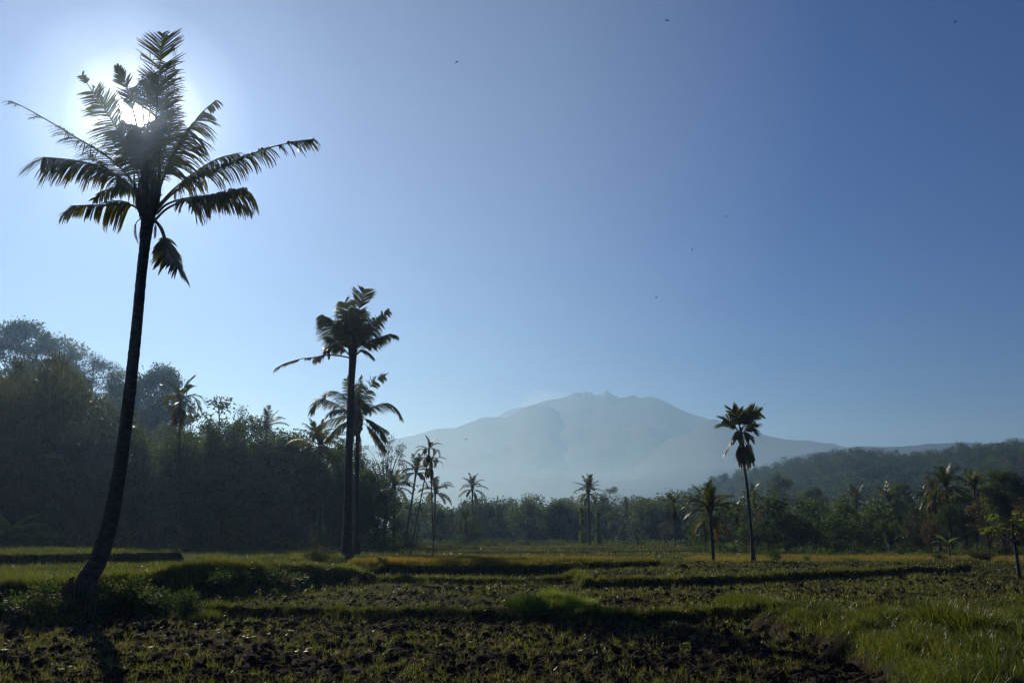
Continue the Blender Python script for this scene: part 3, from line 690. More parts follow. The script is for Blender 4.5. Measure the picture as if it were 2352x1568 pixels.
for pts, dy, kw in [
    ([(915, 620), (890, 520), (850, 410), (800, 310)], -.2, dict(S, L=.85, U=V_, droop=.15, fwd=.6)),
    ([(915, 620), (900, 500), (895, 400), (890, 330)], .5, dict(S, L=.75, U=V_, droop=.2, fwd=.7)),
    ([(915, 620), (960, 500), (1020, 400), (1090, 330)], -.3, dict(S, L=.85, U=V_, droop=.2, fwd=.6)),
    ([(920, 620), (1000, 470), (1080, 380), (1170, 350)], .4, dict(S, L=.8, U=V_, droop=.45, fwd=.5)),
    ([(905, 640), (840, 560), (760, 470), (680, 450)], -.4, dict(S, L=.8, U=(0, -.8, .6), droop=.5, fwd=.5)),
    ([(905, 640), (830, 540), (720, 490), (610, 510)], .4, dict(S, L=.8, U=(0, -.3, 1), droop=.9, fwd=.5)),
    ([(925, 650), (990, 580), (1060, 560), (1130, 600)], -.4, dict(S, L=.75, U=(0, -.5, 1), droop=.8, fwd=.5)),
    ([(925, 650), (1000, 600), (1060, 530), (1120, 500)], .4, dict(S, L=.7, U=(0, -.5, 1), droop=.6, fwd=.5)),
    ([(920, 660), (970, 620), (1010, 650), (1040, 710)], -.9, dict(S, L=.75, U=(0, 0, 1), droop=1.0, fwd=.6)),
    ([(915, 660), (890, 600), (880, 640), (870, 720)], -1.2, dict(S, L=.7, U=(0, 0, 1), droop=1.0, fwd=.6)),
    ([(910, 680), (850, 690), (780, 760), (710, 880)], -.3, dict(S, L=.85, U=(0, .2, 1), droop=1.2, fwd=.8)),
    ([(930, 690), (980, 720), (1030, 800), (1070, 900)], -.3, dict(S, L=.85, U=(0, .2, 1), droop=1.1, fwd=.9)),
    ([(930, 700), (980, 770), (1030, 880), (1060, 1000)], .4, dict(S, L=.8, U=(0, .2, 1), droop=1.2, fwd=.9)),
    ([(935, 720), (970, 820), (1000, 920), (1020, 1020)], -.6, dict(S, L=.8, U=(.5, -1, 0), droop=1.0, fwd=.9)),
    ([(920, 720), (900, 800), (890, 900), (900, 1000)], -.5, dict(S, L=.8, U=(.3, -1, 0), droop=1.1, fwd=.9, mat='dead_frond', tint=.6)),
    ([(930, 740), (925, 830), (930, 930), (940, 1030)], -.8, dict(S, L=.8, U=(0, -1, 0), droop=1.2, fwd=.9, mat='dead_frond', tint=.25)),
    ([(935, 740), (950, 850), (970, 950), (985, 1040)], .6, dict(S, L=.8, U=(0, -1, 0), droop=1.2, fwd=.9, mat='dead_frond', tint=.2)),
    ]:
    kw = dict(kw); mt = kw.pop('mat', 'frond'); mb = MB(); n = len(pts)
    frond(mb, [p5(x, y, dy * k / (n - 1)) for k, (x, y) in enumerate(pts)], **kw)
    at0(bet, mb).obj('frond', M[mt], bet)

# ---- farther palms: pixel column, base row, crown row, distance
stock_palm('betel_palm', 'areca', 941, 1283, 1048, 70, 'slanting betel palm leaning right, taller of the crossing pair at mid field', .06, [('up', 2), ('high', 4), ('mid', 5), ('low', 2), ('hang', 3)], .62, lean_px=44)
stock_palm('betel_palm', 'areca', 996, 1281, 1075, 72, 'straight betel palm, shorter of the crossing pair at mid field', .06, [('up', 1), ('high', 3), ('mid', 5), ('low', 2), ('hang', 3)], .62, lean_px=-6)
stock_palm('coconut_palm', 'coco', 930, 1262, 1082, 118, 'coconut palm leaning right just left of the crossing betel palms', .17, CO, .75, lean_px=26)
stock_palm('coconut_palm', 'coco', 996, 1258, 1128, 128, 'bushy coconut palm directly behind the crossing betel palms', .17, CO, .82, lean_px=4)
stock_palm('coconut_palm', 'coco', 1085, 1256, 1120, 135, 'coconut palm standing clear above the middle wood, left of centre', .17, CO, .66)
stock_palm('betel_palm', 'areca', 1070, 1262, 1212, 120, 'short dark betel palm in front of the lone palm of the middle wood', .1, AR, .9)
stock_palm('coconut_palm', 'coco', 1354, 1262, 1128, 118, 'coconut palm with spiky crown above creeper covered poles at centre', .19, [('up', 6), ('high', 5), ('mid', 5), ('low', 4), ('hang', 2)], .68, lean_px=-2)
stock_palm('coconut_palm', 'coco', 1440, 1252, 1168, 150, 'small hazy palm half sunk in the middle wood', .17, CO, .6)
stock_palm('betel_palm', 'areca', 1553, 1268, 1172, 100, 'thin betel palm with rounded brown skirt at right of the middle wood', .08, [('up', 3), ('high', 4), ('mid', 4), ('hang', 8)], .75, lean_px=-5)
dark = stock_palm('coconut_palm', 'coco', 1639, 1292, 1172, 61, 'dark coconut palm with two flat side fronds left of the tall betel palm', .13, [('up', 6), ('high', 9), ('mid', 5), ('low', 2), ('hang', 3)], .55, lean_px=-8)
for az, k in ((PI + .1, 'low'), (PI - .35, 'low'), (-.1, 'low')):
    o = link('frond', stock['coco', k, 0], dark); o.location = tuple(P(1631, 1174, 61) - np.array(dark.location)); o.rotation_euler = (0, -.15, az); o.scale = (.5, .5, .5)
stock_palm('betel_palm', 'areca', 1698, 1262, 1184, 105, 'low leafy betel palm between the dark palm and the tall betel palm', .08, AR, .75, lean_px=-6)
stock_palm('betel_palm', 'areca', 1745, 1264, 1146, 105, 'betel palm with narrow spread crown just right of the tall betel palm trunk', .08, AR, .7, lean_px=-12)
stock_palm('coconut_palm', 'coco', 1969, 1240, 1152, 125, 'coconut palm at the foot of the right hill, first right of the tall betel palm', .17, CO, .74, lean_px=-2)
stock_palm('coconut_palm', 'coco', 2046, 1240, 1150, 118, 'coconut palm with drooping brown fronds beside the rounded dark tree', .17, [('up', 3), ('high', 5), ('mid', 6), ('low', 6), ('hang', 3)], .78, lean_px=-4)
stock_palm('coconut_palm', 'coco', 2186, 1250, 1112, 92, 'tall coconut palm with pale bare trunk at right', .15, CO, .7, lean_px=-14)
stock_palm('coconut_palm', 'coco', 2158, 1250, 1138, 96, 'coconut palm leaning left beside the pale bare trunk at right', .15, [('up', 3), ('high', 4), ('mid', 6), ('low', 6), ('hang', 5)], .62, lean_px=-12)
stock_palm('coconut_palm', 'coco', 2243, 1245, 1118, 96, 'rightmost coconut palm, rising alone from dense trees', .14, CO, .6, lean_px=-5)
stock_palm('coconut_palm', 'coco', 905, 1262, 1118, 112, 'dense dark coconut palm at the right end of the left wood', .2, CO, .78)
stock_palm('coconut_palm', 'coco', 735, 1262, 1022, 96, 'coconut palm in the left wood beside the second tallest palm', .2, CO, .95)
stock_palm('coconut_palm', 'coco', 612, 1262, 982, 112, 'coconut palm poking out of the left wood beside a round treetop', .18, [('up', 3), ('high', 3), ('mid', 3), ('low', 2)], .8)

# ------------------------------------------------------------------ broadleaf trees
def crown(mb, cl, n, L_, W_, flat_=.7, droop=0.0, tint0=.45, tv=.12, ztop=None, zlow=None, tall=1.35):
    """leaves around cluster centres; cl rows = x, y, z, radius"""
    cl = np.asarray(cl, float); k = len(cl)
    for c in cl:
        m = max(6, int(n * (c[3] ** 2)))
        d = unit(rng.normal(size=(m, 3))); r = c[3] * rng.uniform(.25, 1, m) ** .45 * (1 + .3 * rng.normal(size=m))
        p = c[:3] + d * r[:, None] * np.array([1, 1, flat_])
        dirs = unit(d * np.array([1, 1, .4]) + rng.normal(0, .55, (m, 3)) + np.array([0, 0, -droop]))
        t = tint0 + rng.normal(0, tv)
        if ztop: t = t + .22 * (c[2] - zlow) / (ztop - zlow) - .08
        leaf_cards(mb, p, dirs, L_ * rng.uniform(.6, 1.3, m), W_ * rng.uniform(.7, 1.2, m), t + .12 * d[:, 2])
def limb(mb, a, b, r0, r1, bow=.12, n=6, sides=5):
    a, b = np.asarray(a, float), np.asarray(b, float); m = (a + b) / 2 + np.array([0, 0, 1]) * np.linalg.norm(b - a) * bow + rng.normal(0, .04, 3) * np.linalg.norm(b - a)
    tube(mb, resample([a, m, b], n), np.linspace(r0, r1, n), sides)

tmpl = {}
def tree_kind(key, H, fn, mat, v=2, bark='wood'):
    for s in range(v):
        t, c = MB(), MB(); fn(t, c, H)
        tmpl[key, s] = (t.mesh('trunk', M[bark], True), c.mesh('crown', M[mat]), H)
def k_broad(t, c, H, rx=.34, zc=.6, rz=.4, ncl=50, n=125, L_=.34, W_=.2, cr=(.9, 1.5), low=.22, sparse=0):
    top = np.array([rng.normal(0, .4), rng.normal(0, .4), H * .8])
    spine = resample([(0, 0, -.3), (rng.normal(0, .2), rng.normal(0, .2), H * .3), (rng.normal(0, .4), rng.normal(0, .4), H * .55), top], 12)
    tube(t, spine, np.linspace(H * .022, H * .006, 12), 8)
    cl = []
    while len(cl) < ncl:
        d = unit(rng.normal(size=3)); rr = rng.uniform(.45, 1) ** .6
        p = np.array([d[0] * rx * H * rr, d[1] * rx * H * rr, zc * H + d[2] * rz * H * rr])
        if p[2] < low * H or p[2] > H - .6: continue
        # lobed outline
        lob = 1 + .22 * math.sin(3 * math.atan2(p[1], p[0]) + H + len(cl) * .01) + .15 * math.sin(p[2] * 1.1 + H)
        p[:2] *= lob
        cl.append([*p, rng.uniform(*cr)])
    k1 = max(cl, key=lambda q: q[2]); k1[2] = H - k1[3] * .6
    for q_ in cl:
        f = min(.95, max(.15, (q_[2] / H - .25))); a = spine[int(f * 11)]
        limb(t, a, q_[:3], H * .0055, H * .0015)
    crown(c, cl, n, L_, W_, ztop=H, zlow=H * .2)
def k_airy(t, c, H):
    spine = resample([(0, 0, -.3), (.3, 0, H * .35), (-.2, .2, H * .7), (.2, 0, H * .93)], 14)
    tube(t, spine, np.linspace(H * .014, H * .004, 14), 8)
    cl = []
    for k in range(24):
        f = rng.uniform(.42, .97); a = rng.uniform(0, 2 * PI); r = H * .32 * (1.15 - .55 * f) * rng.uniform(.6, 1.1)
        s = spine[int(f * 13)]; e = s + np.array([math.cos(a) * r, math.sin(a) * r, r * .35])
        limb(t, s, e, H * .005, H * .0015, bow=-.05, n=8)
        for j in range(4):
            g = rng.uniform(.45, 1.05); q_ = s + (e - s) * g + rng.normal(0, .7, 3) * np.array([1, 1, .25]); q_[2] = min(q_[2], H - .3)
            limb(t, s + (e - s) * g * .8, q_, H * .002, H * .001)
            cl.append([*q_, rng.uniform(.8, 1.5)])
    cl.append([*(spine[-1] + [0, 0, H * .04]), 1.3])
    crown(c, cl, 75, .2, .13, flat_=.3, tint0=.45)
def k_bamboo(t, c, H):
    for k in range(26):
        a = rng.uniform(0, 2 * PI); r = rng.uniform(.1, .9); h = H * rng.uniform(.72, 1.0); o = rng.uniform(.12, .32) * H
        b = np.array([math.cos(a) * r, math.sin(a) * r, -.2]); d = np.array([math.cos(a), math.sin(a), 0])
        pts = resample([b, b + d * o * .12 + [0, 0, h * .5], b + d * o * .45 + [0, 0, h * .88], b + d * o + [0, 0, h * .97], b + d * o * 1.25 + [0, 0, h * .88]], 20)
        tube(t, pts, np.linspace(.06, .008, 20), 5)
        m = 430; f = rng.uniform(.22, 1, m) ** .8; ii = np.clip((f * 19), 0, 18.99); i0 = ii.astype(int); p = pts[i0] + (pts[i0 + 1] - pts[i0]) * (ii - i0)[:, None]
        sp = rng.normal(0, .42, (m, 3)) * (1.25 - .6 * f)[:, None]
        dirs = unit(sp * [1, 1, 0] + rng.normal(0, .4, (m, 3)) + [0, 0, -1.0])
        leaf_cards(c, p + sp, dirs, rng.uniform(.3, .62, m), .1, .3 + .4 * f + rng.normal(0, .08))
def k_slender(t, c, H):
    sw = rng.normal(0, .35, 2)
    spine = resample([(0, 0, -.3), (sw[0], sw[1], H * .4), (-sw[1], sw[0], H * .75), (sw[0], 0, H * .95)], 12)
    tube(t, spine, np.linspace(H * .011, H * .004, 12), 7)
    cl = []
    for k in range(16):
        f = rng.uniform(.45, 1); s = spine[int(f * 11)]; a = rng.uniform(0, 2 * PI); r = H * rng.uniform(.06, .19)
        q_ = s + [math.cos(a) * r, math.sin(a) * r, r * .6]; limb(t, s, q_, H * .003, H * .001); cl.append([*q_, rng.uniform(.55, .95)])
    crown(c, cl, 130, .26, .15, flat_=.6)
def k_bush(t, c, H):
    cl = []
    for k in range(16):
        a = rng.uniform(0, 2 * PI); r = rng.uniform(0, .5) * H; z = H * rng.uniform(.15, .85) * (1 - .5 * (r / H))
        cl.append([math.cos(a) * r, math.sin(a) * r, z, H * .2]); limb(t, [0, 0, -.1], cl[-1][:3], .02, .006, n=5, sides=4)
    for c_ in cl:
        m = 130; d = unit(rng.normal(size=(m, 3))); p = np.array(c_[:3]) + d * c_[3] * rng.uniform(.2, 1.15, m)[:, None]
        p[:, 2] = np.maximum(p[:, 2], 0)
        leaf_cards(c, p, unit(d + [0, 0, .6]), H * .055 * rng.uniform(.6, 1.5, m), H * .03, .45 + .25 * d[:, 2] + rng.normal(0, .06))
def k_twig(t, c, H):                                   # wispy upright shrub
    for k in range(70):
        a = rng.uniform(0, 2 * PI); r = H * rng.uniform(.1, .55); z = H * rng.uniform(.6, 1) * (1 - .25 * (r / H))
        e = np.array([math.cos(a) * r, math.sin(a) * r, z]); limb(t, [math.cos(a) * r * .2, math.sin(a) * r * .2, -.05], e, .012, .004, bow=.1, n=6, sides=3)
        m = 60; f = rng.uniform(.3, 1, m)[:, None]
        leaf_cards(c, e * f + rng.normal(0, H * .035, (m, 3)), rng.normal(size=(m, 3)) * .5 + [0, 0, 1], H * .05, H * .014, .45)
def k_column(t, c, H):                                 # pole wrapped by a creeper
    spine = resample([(0, 0, -.2), (.1, 0, H * .5), (0, .1, H)], 10); tube(t, spine, np.linspace(.09, .06, 10), 6)
    m = 2600; z = rng.uniform(0, 1, m); blob = .28 + .35 * np.abs(vnoise(z * 9, z * 0, 3)) * 2 + .25 * (z > .82)
    a = rng.uniform(0, 2 * PI, m); r = blob * rng.uniform(.3, 1, m) * (vnoise(z * 14, z * 0 + 7, 5) > -.2)
    p = np.stack([np.cos(a) * r, np.sin(a) * r, z * H], 1)
    leaf_cards(c, p, rng.normal(size=(m, 3)) * .6 + [0, 0, -.8], rng.uniform(.16, .3, m), .14, .55)
def k_cone(t, c, H):
    tube(t, resample([(0, 0, -.2), (.05, 0, H * .5), (0, 0, H * .95)], 8), np.linspace(.12, .03, 8), 6)
    cl = [[rng.normal(0, .35), rng.normal(0, .35), H * f, (1.1 - .75 * abs(f - .45)) * .75] for f in np.linspace(.2, .96, 22)]
    crown(c, cl, 130, .28, .16, flat_=.9, tint0=.25)

tree_kind('broad', 13, k_broad, 'leaf', 3)
tree_kind('gloss', 13, lambda t, c, H: k_broad(t, c, H, rx=.3, zc=.5, rz=.5, ncl=60, n=70, L_=.34, W_=.2, low=.06), 'gloss')
tree_kind('olive', 13, lambda t, c, H: k_broad(t, c, H, rx=.36, zc=.55, rz=.48, ncl=52, n=85, L_=.34, W_=.16, low=.08), 'olive')
tree_kind('dry', 12, lambda t, c, H: k_broad(t, c, H, rx=.28, zc=.62, rz=.4, ncl=34, n=52, L_=.36, W_=.24, low=.2, cr=(.7, 1.2)), 'dry')
tree_kind('airy', 18, k_airy, 'leaf')
tree_kind('bamboo', 13, k_bamboo, 'leaf')
tree_kind('bamboo_olive', 13, k_bamboo, 'olive', 1)
tree_kind('bigtree', 22, lambda t, c, H: k_broad(t, c, H, rx=.3, zc=.66, rz=.33, ncl=95, n=125, L_=.40, W_=.27, low=.3, cr=(1.0, 1.9)), 'leaf', 3)
tree_kind('open', 16, lambda t, c, H: k_broad(t, c, H, rx=.29, zc=.68, rz=.3, ncl=46, n=120, L_=.24, W_=.17, low=.32, cr=(.5, .95)), 'leaf', 2)
tree_kind('slender', 10, k_slender, 'leaf', 3, 'thinbark')
tree_kind('bush', 1.5, k_bush, 'leaf', 2)
tree_kind('freshbush', 1.5, k_bush, 'fresh', 1)
tree_kind('twig', 1.5, k_twig, 'olive', 1)
tree_kind('column', 6, k_column, 'fresh', 2)
tree_kind('cone', 7, k_cone, 'leaf', 1)
CAT = {'bamboo': ('bamboo_clump', 'bamboo'), 'bamboo_olive': ('bamboo_clump', 'bamboo'), 'bush': ('bush', 'bush'), 'freshbush': ('bush', 'bush'), 'twig': ('bush', 'bush'),
       'column': ('creeper_pole', 'pole'), 'airy': ('feathery_tree', 'tree'), 'slender': ('slender_tree', 'tree'), 'cone': ('conical_tree', 'tree'), 'dry': ('dry_tree', 'tree'), 'gloss': ('glossy_tree', 'tree')}
def plant(kind, px, Y, top_py, wid, label, v=0, group=None, zb=None, rz=None):
    me_t, me_c, H = tmpl[kind, v % sum(1 for k in tmpl if k[0] == kind)]
    x = P(px, 1200, Y)[0]; zb = float(height(x, Y)) - .05 if zb is None else zb
    s = (P(px, top_py, Y)[2] - zb) / H
    nm, cat = CAT.get(kind, ('broadleaf_tree', 'tree'))
    r = empty(nm, (x, Y, zb), rng.uniform(0, 6.28) if rz is None else rz); r.scale = (s * wid, s * wid, s)
    tag(r, label, cat, group)
    tn, cn = ('stem', 'foliage') if cat == 'bush' else ('trunk', 'crown')
    if cat == 'bamboo': tn, cn = 'culms', 'foliage'
    if cat == 'pole': tn, cn = 'post', 'creeper'
    link(tn, me_t, r); link(cn, me_c, r)
    return r
TREES = [
 # the wood on the left
 ('bigtree', 22, 165, 742, 1.0, 'hazy tall tree at the top left corner of the wood', 0),
 ('airy', 98, 172, 776, 1.1, 'hazy feathery tree between the topmost tree and the fan shaped one', 0),
 ('airy', 168, 180, 810, 1.15, 'fan shaped feathery tree with thin bare limbs against the sky at left', 1),
 ('bamboo_olive', 12, 92, 800, .95, 'yellowish bamboo leaning in at the left picture edge', 0),
 ('bigtree', 78, 105, 840, .75, 'broad dark green tree below the hazy feathery trees', 0),
 ('olive', 30, 84, 960, 1.0, 'low brownish green tree at the left picture edge under the bamboo', 1),
 ('gloss', 205, 90, 926, .85, 'dark tree with glinting leaves left of the big coconut trunk', 0),
 ('gloss', 148, 86, 985, .75, 'dark glossy tree with small shining leaves over the cable ends', 1),
 ('bigtree', 112, 120, 940, .7, 'dark tree between the broad dark green tree and the glinting tree', 2),
 ('bigtree', 262, 150, 858, .66, 'round hazy treetop touching the left side of the big coconut trunk', 1),
 ('bigtree', 322, 152, 833, .66, 'round hazy treetop rising right of the big coconut trunk', 0),
 ('olive', 232, 112, 905, .8, 'tree with yellowish tips behind the glinting dark tree', 1),
 ('broad', 262, 98, 990, 1.0, 'dark leafy tree behind the middle of the big coconut trunk', 2),
 ('bamboo', 345, 100, 972, 1.0, 'bamboo clump between the big coconut trunk and the slim betel palm', 0),
 ('broad', 398, 112, 968, .8, 'tree right behind the crown skirt of the slim betel palm', 1),
 ('broad', 440, 98, 992, 1.0, 'leafy rounded tree just right of the slim betel palm trunk', 1),
 ('slender', 478, 108, 912, .9, 'thin feathery treetop sticking up right of the slim betel palm', 0),
 ('open', 545, 110, 934, .75, 'loose arching treetop between the feathery top and the round one', 1),
 ('bamboo', 502, 100, 965, 1.1, 'bamboo clump below the loose arching treetop', 0),
 ('broad', 583, 114, 955, .75, 'small round treetop beside the palm poking from the left wood', 0),
 ('broad', 590, 99, 990, 1.0, 'leafy rounded tree below the small round treetop', 2),
 ('broad', 640, 102, 985, 1.0, 'sunlit green tree in the wood right of the poking palm', 2),
 ('slender', 690, 108, 975, 1.0, 'twiggy pale treetop left of the second tallest palm', 0),
 ('broad', 705, 98, 1005, 1.0, 'rounded tree left of the second tallest palm', 0),
 ('broad', 770, 106, 1005, .9, 'dark tree directly behind the second tallest palm', 1),
 ('bamboo', 775, 97, 1060, 1.0, 'lower bamboo clump at the foot of the second tallest palm', 1),
 ('open', 884, 128, 1000, .8, 'tall open crowned tree with bare trunk against the mountain foot', 1),
 ('broad', 836, 112, 1042, .7, 'tree between the nut bearing palm and the open crowned tree', 0),
 ('slender', 862, 104, 1100, 1.3, 'leafy tree under the open crowned tree', 0),
 ('bamboo', 838, 97, 1100, .9, 'bamboo at the right shoulder of the left wood', 0),
 ('slender', 893, 108, 1130, 1.3, 'thin tree before the dense dark palm of the left wood', 1),
 ('slender', 955, 118, 1150, 1.4, 'small tree between the crossing betel palms and the left wood', 2),
 # the middle wood
 ('broad', 1083, 128, 1182, 1.35, 'low spreading tree under the clear standing palm of the middle wood', 1),
 ('slender', 1042, 132, 1192, 1.3, 'small hazy tree left of the low spreading tree', 0),
 ('slender', 1142, 124, 1186, 1.1, 'forked slender tree alone before the middle wood', 1),
 ('slender', 1185, 130, 1175, 1.2, 'pale slender tree right of the forked one', 2),
 ('slender', 1243, 127, 1165, 1.0, 'thin tree halfway from the forked tree to the creeper poles', 0),
 ('broad', 1288, 140, 1150, .95, 'rounded tree left of the creeper poles', 2),
 ('column', 1337, 114, 1163, 1.0, 'left one of two bright creeper covered poles below the central palm', 0),
 ('column', 1374, 116, 1176, 1.0, 'right one of two bright creeper covered poles below the central palm', 1),
 ('slender', 1403, 124, 1118, .8, 'very tall thin tree with wispy crown right of the creeper poles', 1),
 ('gloss', 1428, 128, 1205, .85, 'small dark round tree between the wispy tree and the banana plant', 0),
 ('broad', 1500, 138, 1160, .9, 'rounded tree behind the banana plant', 0),
 ('dry', 1527, 122, 1190, 1.0, 'brownish sparse tree left of the skirted betel palm', 0),
 ('slender', 1575, 118, 1195, 1.2, 'small leafy tree right of the skirted betel palm', 2),
 # the wood on the right
 ('cone', 1617, 92, 1178, .9, 'narrow dark tree on a bare stem behind the dark coconut palm', 0),
 ('dry', 1668, 112, 1180, .9, 'brownish tree between dark coconut palm and tall betel palm', 1),
 ('dry', 1767, 108, 1128, .9, 'tall brown leaved tree right of the tall betel palm', 0),
 ('broad', 1798, 165, 1083, .65, 'dark flat topped tree rising over the brown leaved tree', 2),
 ('slender', 1735, 100, 1195, 1.2, 'small tree close behind the tall betel palm trunk', 0),
 ('dry', 1815, 100, 1170, .8, 'greyish glinting tree right of the tall brown tree', 1),
 ('bigtree', 1868, 150, 1115, .8, 'dark rounded tree at the foot of the right hill', 0),
 ('gloss', 1845, 104, 1195, .9, 'low dark tree over the young green tree', 1),
 ('slender', 1905, 84, 1222, 1.2, 'young green tree standing on the field edge at right', 2),
 ('broad', 1925, 112, 1170, .9, 'green tree left of the first hillside palm', 1),
 ('gloss', 1988, 96, 1182, .8, 'glossy leaved tree right of the first hillside palm', 0),
 ('bigtree', 2078, 128, 1108, .7, 'rounded dark treetop touching the palm with brown fronds', 2),
 ('bamboo', 2040, 92, 1190, .9, 'bushy clump below the palm with brown fronds', 0),
 ('gloss', 2105, 88, 1150, .85, 'tree with pinkish glinting leaves left of the pale bare trunk', 1),
 ('dry', 2132, 84, 1178, .9, 'sparse greyish tree at the feet of the two leaning palms', 0),
 ('broad', 2212, 92, 1130, 1.0, 'green tree between the pale bare trunk and the rightmost palm', 0),
 ('dry', 2262, 82, 1140, 1.0, 'tree with many pale glints right below the rightmost palm', 1),
 ('bigtree', 2320, 100, 1075, .8, 'tall feathery green tree at the right picture edge', 1),
 ('gloss', 2300, 76, 1180, .9, 'dark low tree behind the papaya tree', 0),
 ('dry', 2352, 74, 1140, .9, 'greyish tree cut by the right picture edge above the papaya tree', 0),
 ('airy', 2022, 600, 1029, 1.1, 'umbrella shaped tree on the crest of the right hill', 0),
 ('broad', 2234, 560, 1019, .95, 'largest round tree on the skyline of the right hill', 1),
 ('broad', 1905, 600, 1036, 1.1, 'tree at the left shoulder of the right hill crest', 0),
 ('airy', 2172, 540, 1030, .8, 'thin crowned tree left of the largest round skyline tree', 1),
 ('broad', 2325, 560, 1014, .8, 'skyline tree nearest the right picture edge', 2),
 ('broad', 1660, 420, 1086, 1.3, 'flat hazy tree above the dark coconut palm', 2),
 # shrubs in the fields
 ('bush', 262, 25.2, 1322, 1.5, 'dark shrub on the bank just right of the big coconut trunk base', 0),
 ('bush', 335, 26.0, 1314, 1.6, 'second dark shrub right of the big coconut trunk base, by the gap', 1),
 ('bush', 128, 23.8, 1330, 1.5, 'dark shrub between the rotten stump and the big coconut trunk', 1),
 ('bush', 520, 30.0, 1294, 1.5, 'low shrub on the crest of the left bank below the slim betel palm', 0),
 ('bush', 640, 32.5, 1296, 1.8, 'rounded dark shrub on the left bank below the wispy bush', 1),
 ('twig', 735, 41, 1245, 1.35, 'brownish wispy bush on the bank left of the second tallest palm', 0),
 ('freshbush', 772, 44, 1264, 1.2, 'bright green leafy bush at the foot of the second tallest palm', 0),
 ('bush', 873, 43, 1277, 1.2, 'dark compact bush at the left end of the golden rice', 0),
 ('bush', 842, 40.5, 1292, 1.6, 'spreading low bush just right of the second tallest palm', 1),
 ('bush', 906, 76, 1248, 1.1, 'leafy shrub behind the dark compact bush', 1),
 ('bush', 1776, 61, 1258, 1.0, 'dark shrub right of the tall betel palm foot', 0),
 ('freshbush', 1848, 61, 1268, .8, 'small leafy shrub at the edge of the right golden field', 0),
 ('bush', 2058, 80, 1256, 1.1, 'round dark shrub on the far edge of the right golden field', 1),
 ('freshbush', 1940, 60, 1277, 2.6, 'wide low bright shrub in front of the right golden field', 0),
 ('twig', 2245, 62, 1255, 2.0, 'wide feathery clump at right behind the papaya field', 0),
 ('bush', 2148, 60, 1266, 1.6, 'twiggy low clump left of the wide feathery one', 0),
 ('freshbush', 82, 72, 1200, 1.1, 'pale green creeper mound in a gap of the left wood', 0),
 ('bush', 40, 68, 1228, 1.4, 'low shrubs mound under the pale green creeper', 1),
 ('bush', 1000, 90, 1256, 1.6, 'dark shrub at the foot of the straight betel palm', 0),
 ('bush', 445, 25.6, 1340, 1.1, 'thin weedy bush against the dark face of the left bank', 0),
]
for kd, px, Y, tp_, wd, lb, v in TREES: plant(kd, px, Y, tp_, wd, lb, v)

# the far masses of the woods, where single trees can no longer be told apart
def mass(name, trees, n, Lf, mat, low=.1, smin=.18, seedt=.4):
    mb = MB()
    for x, y, z, h, r in trees:
        cl = []
        for k in range(9):
            a = rng.uniform(0, 2 * PI); rr = r * math.sqrt(rng.random()) * .8; zz = rng.uniform(low, .92)
            rr *= (1.15 - .55 * zz)
            cl.append([x + math.cos(a) * rr, y + math.sin(a) * rr, z + h * zz, r * rng.uniform(.34, .56)])
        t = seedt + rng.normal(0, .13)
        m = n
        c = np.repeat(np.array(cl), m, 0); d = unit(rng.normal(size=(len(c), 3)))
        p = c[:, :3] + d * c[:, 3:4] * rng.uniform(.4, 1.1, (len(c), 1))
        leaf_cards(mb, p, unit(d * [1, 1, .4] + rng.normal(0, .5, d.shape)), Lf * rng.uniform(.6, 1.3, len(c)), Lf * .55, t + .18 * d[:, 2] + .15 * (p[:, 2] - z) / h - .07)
    return tag(mb.obj(name, M[mat]), kind='stuff')
def scatter_px(px0, px1, Y0, Y1, n, hfun, rfac=.35):
    out = []
    for k in range(n):
        Y = math.exp(rng.uniform(math.log(Y0), math.log(Y1))); px = rng.uniform(px0, px1); x = (px - CX) / F * Y * 1.03
        h = hfun(px, Y)
        if h <= .5: continue
        z = float(height(x, Y, False)); out.append((x, Y, z - .3, h, h * rfac * rng.uniform(.8, 1.2)))
    return out
def hw(px, Y):      # tree height so that the tops follow the photographed skyline
    top = np.interp(px, [-300, 0, 60, 130, 180, 240, 300, 380, 470, 560, 640, 700, 800, 860, 930, 1010, 1100, 1250, 1400, 1500, 1600, 1700, 1800, 2600],
                    [800, 850, 880, 960, 960, 950, 960, 975, 975, 985, 1000, 1010, 1040, 1080, 1125, 1150, 1138, 1138, 1132, 1128, 1135, 1140, 1140, 1100])
    x = (px - CX) / F * Y; z = float(height(x, Y, False))
    return (P(px, top, Y)[2] - z) * rng.uniform(.72, 1.0)
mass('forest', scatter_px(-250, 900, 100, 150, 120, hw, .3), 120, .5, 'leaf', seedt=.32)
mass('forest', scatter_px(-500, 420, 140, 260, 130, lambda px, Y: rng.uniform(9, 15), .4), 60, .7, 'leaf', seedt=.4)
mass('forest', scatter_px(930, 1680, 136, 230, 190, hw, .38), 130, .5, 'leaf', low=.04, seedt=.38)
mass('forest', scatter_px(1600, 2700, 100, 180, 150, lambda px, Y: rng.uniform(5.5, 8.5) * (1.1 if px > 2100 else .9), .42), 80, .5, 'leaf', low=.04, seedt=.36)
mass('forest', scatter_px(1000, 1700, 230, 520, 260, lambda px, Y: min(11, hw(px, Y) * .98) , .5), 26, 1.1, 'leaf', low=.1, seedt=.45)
hs = []
while len(hs) < 1500:
    Y = math.sqrt(rng.uniform(175 ** 2, 700 ** 2)); px = rng.uniform(1420, 2700); x = (px - CX) / F * Y * 1.02
    z = float(height(x, Y, False))
    if Y > 250 and z < 3: continue
    h = rng.uniform(6, 12); hs.append((x, Y, z - .5, h, h * rng.uniform(.35, .55)))
mass('forest', hs, 44, .8, 'leaf', low=.25, seedt=.42)
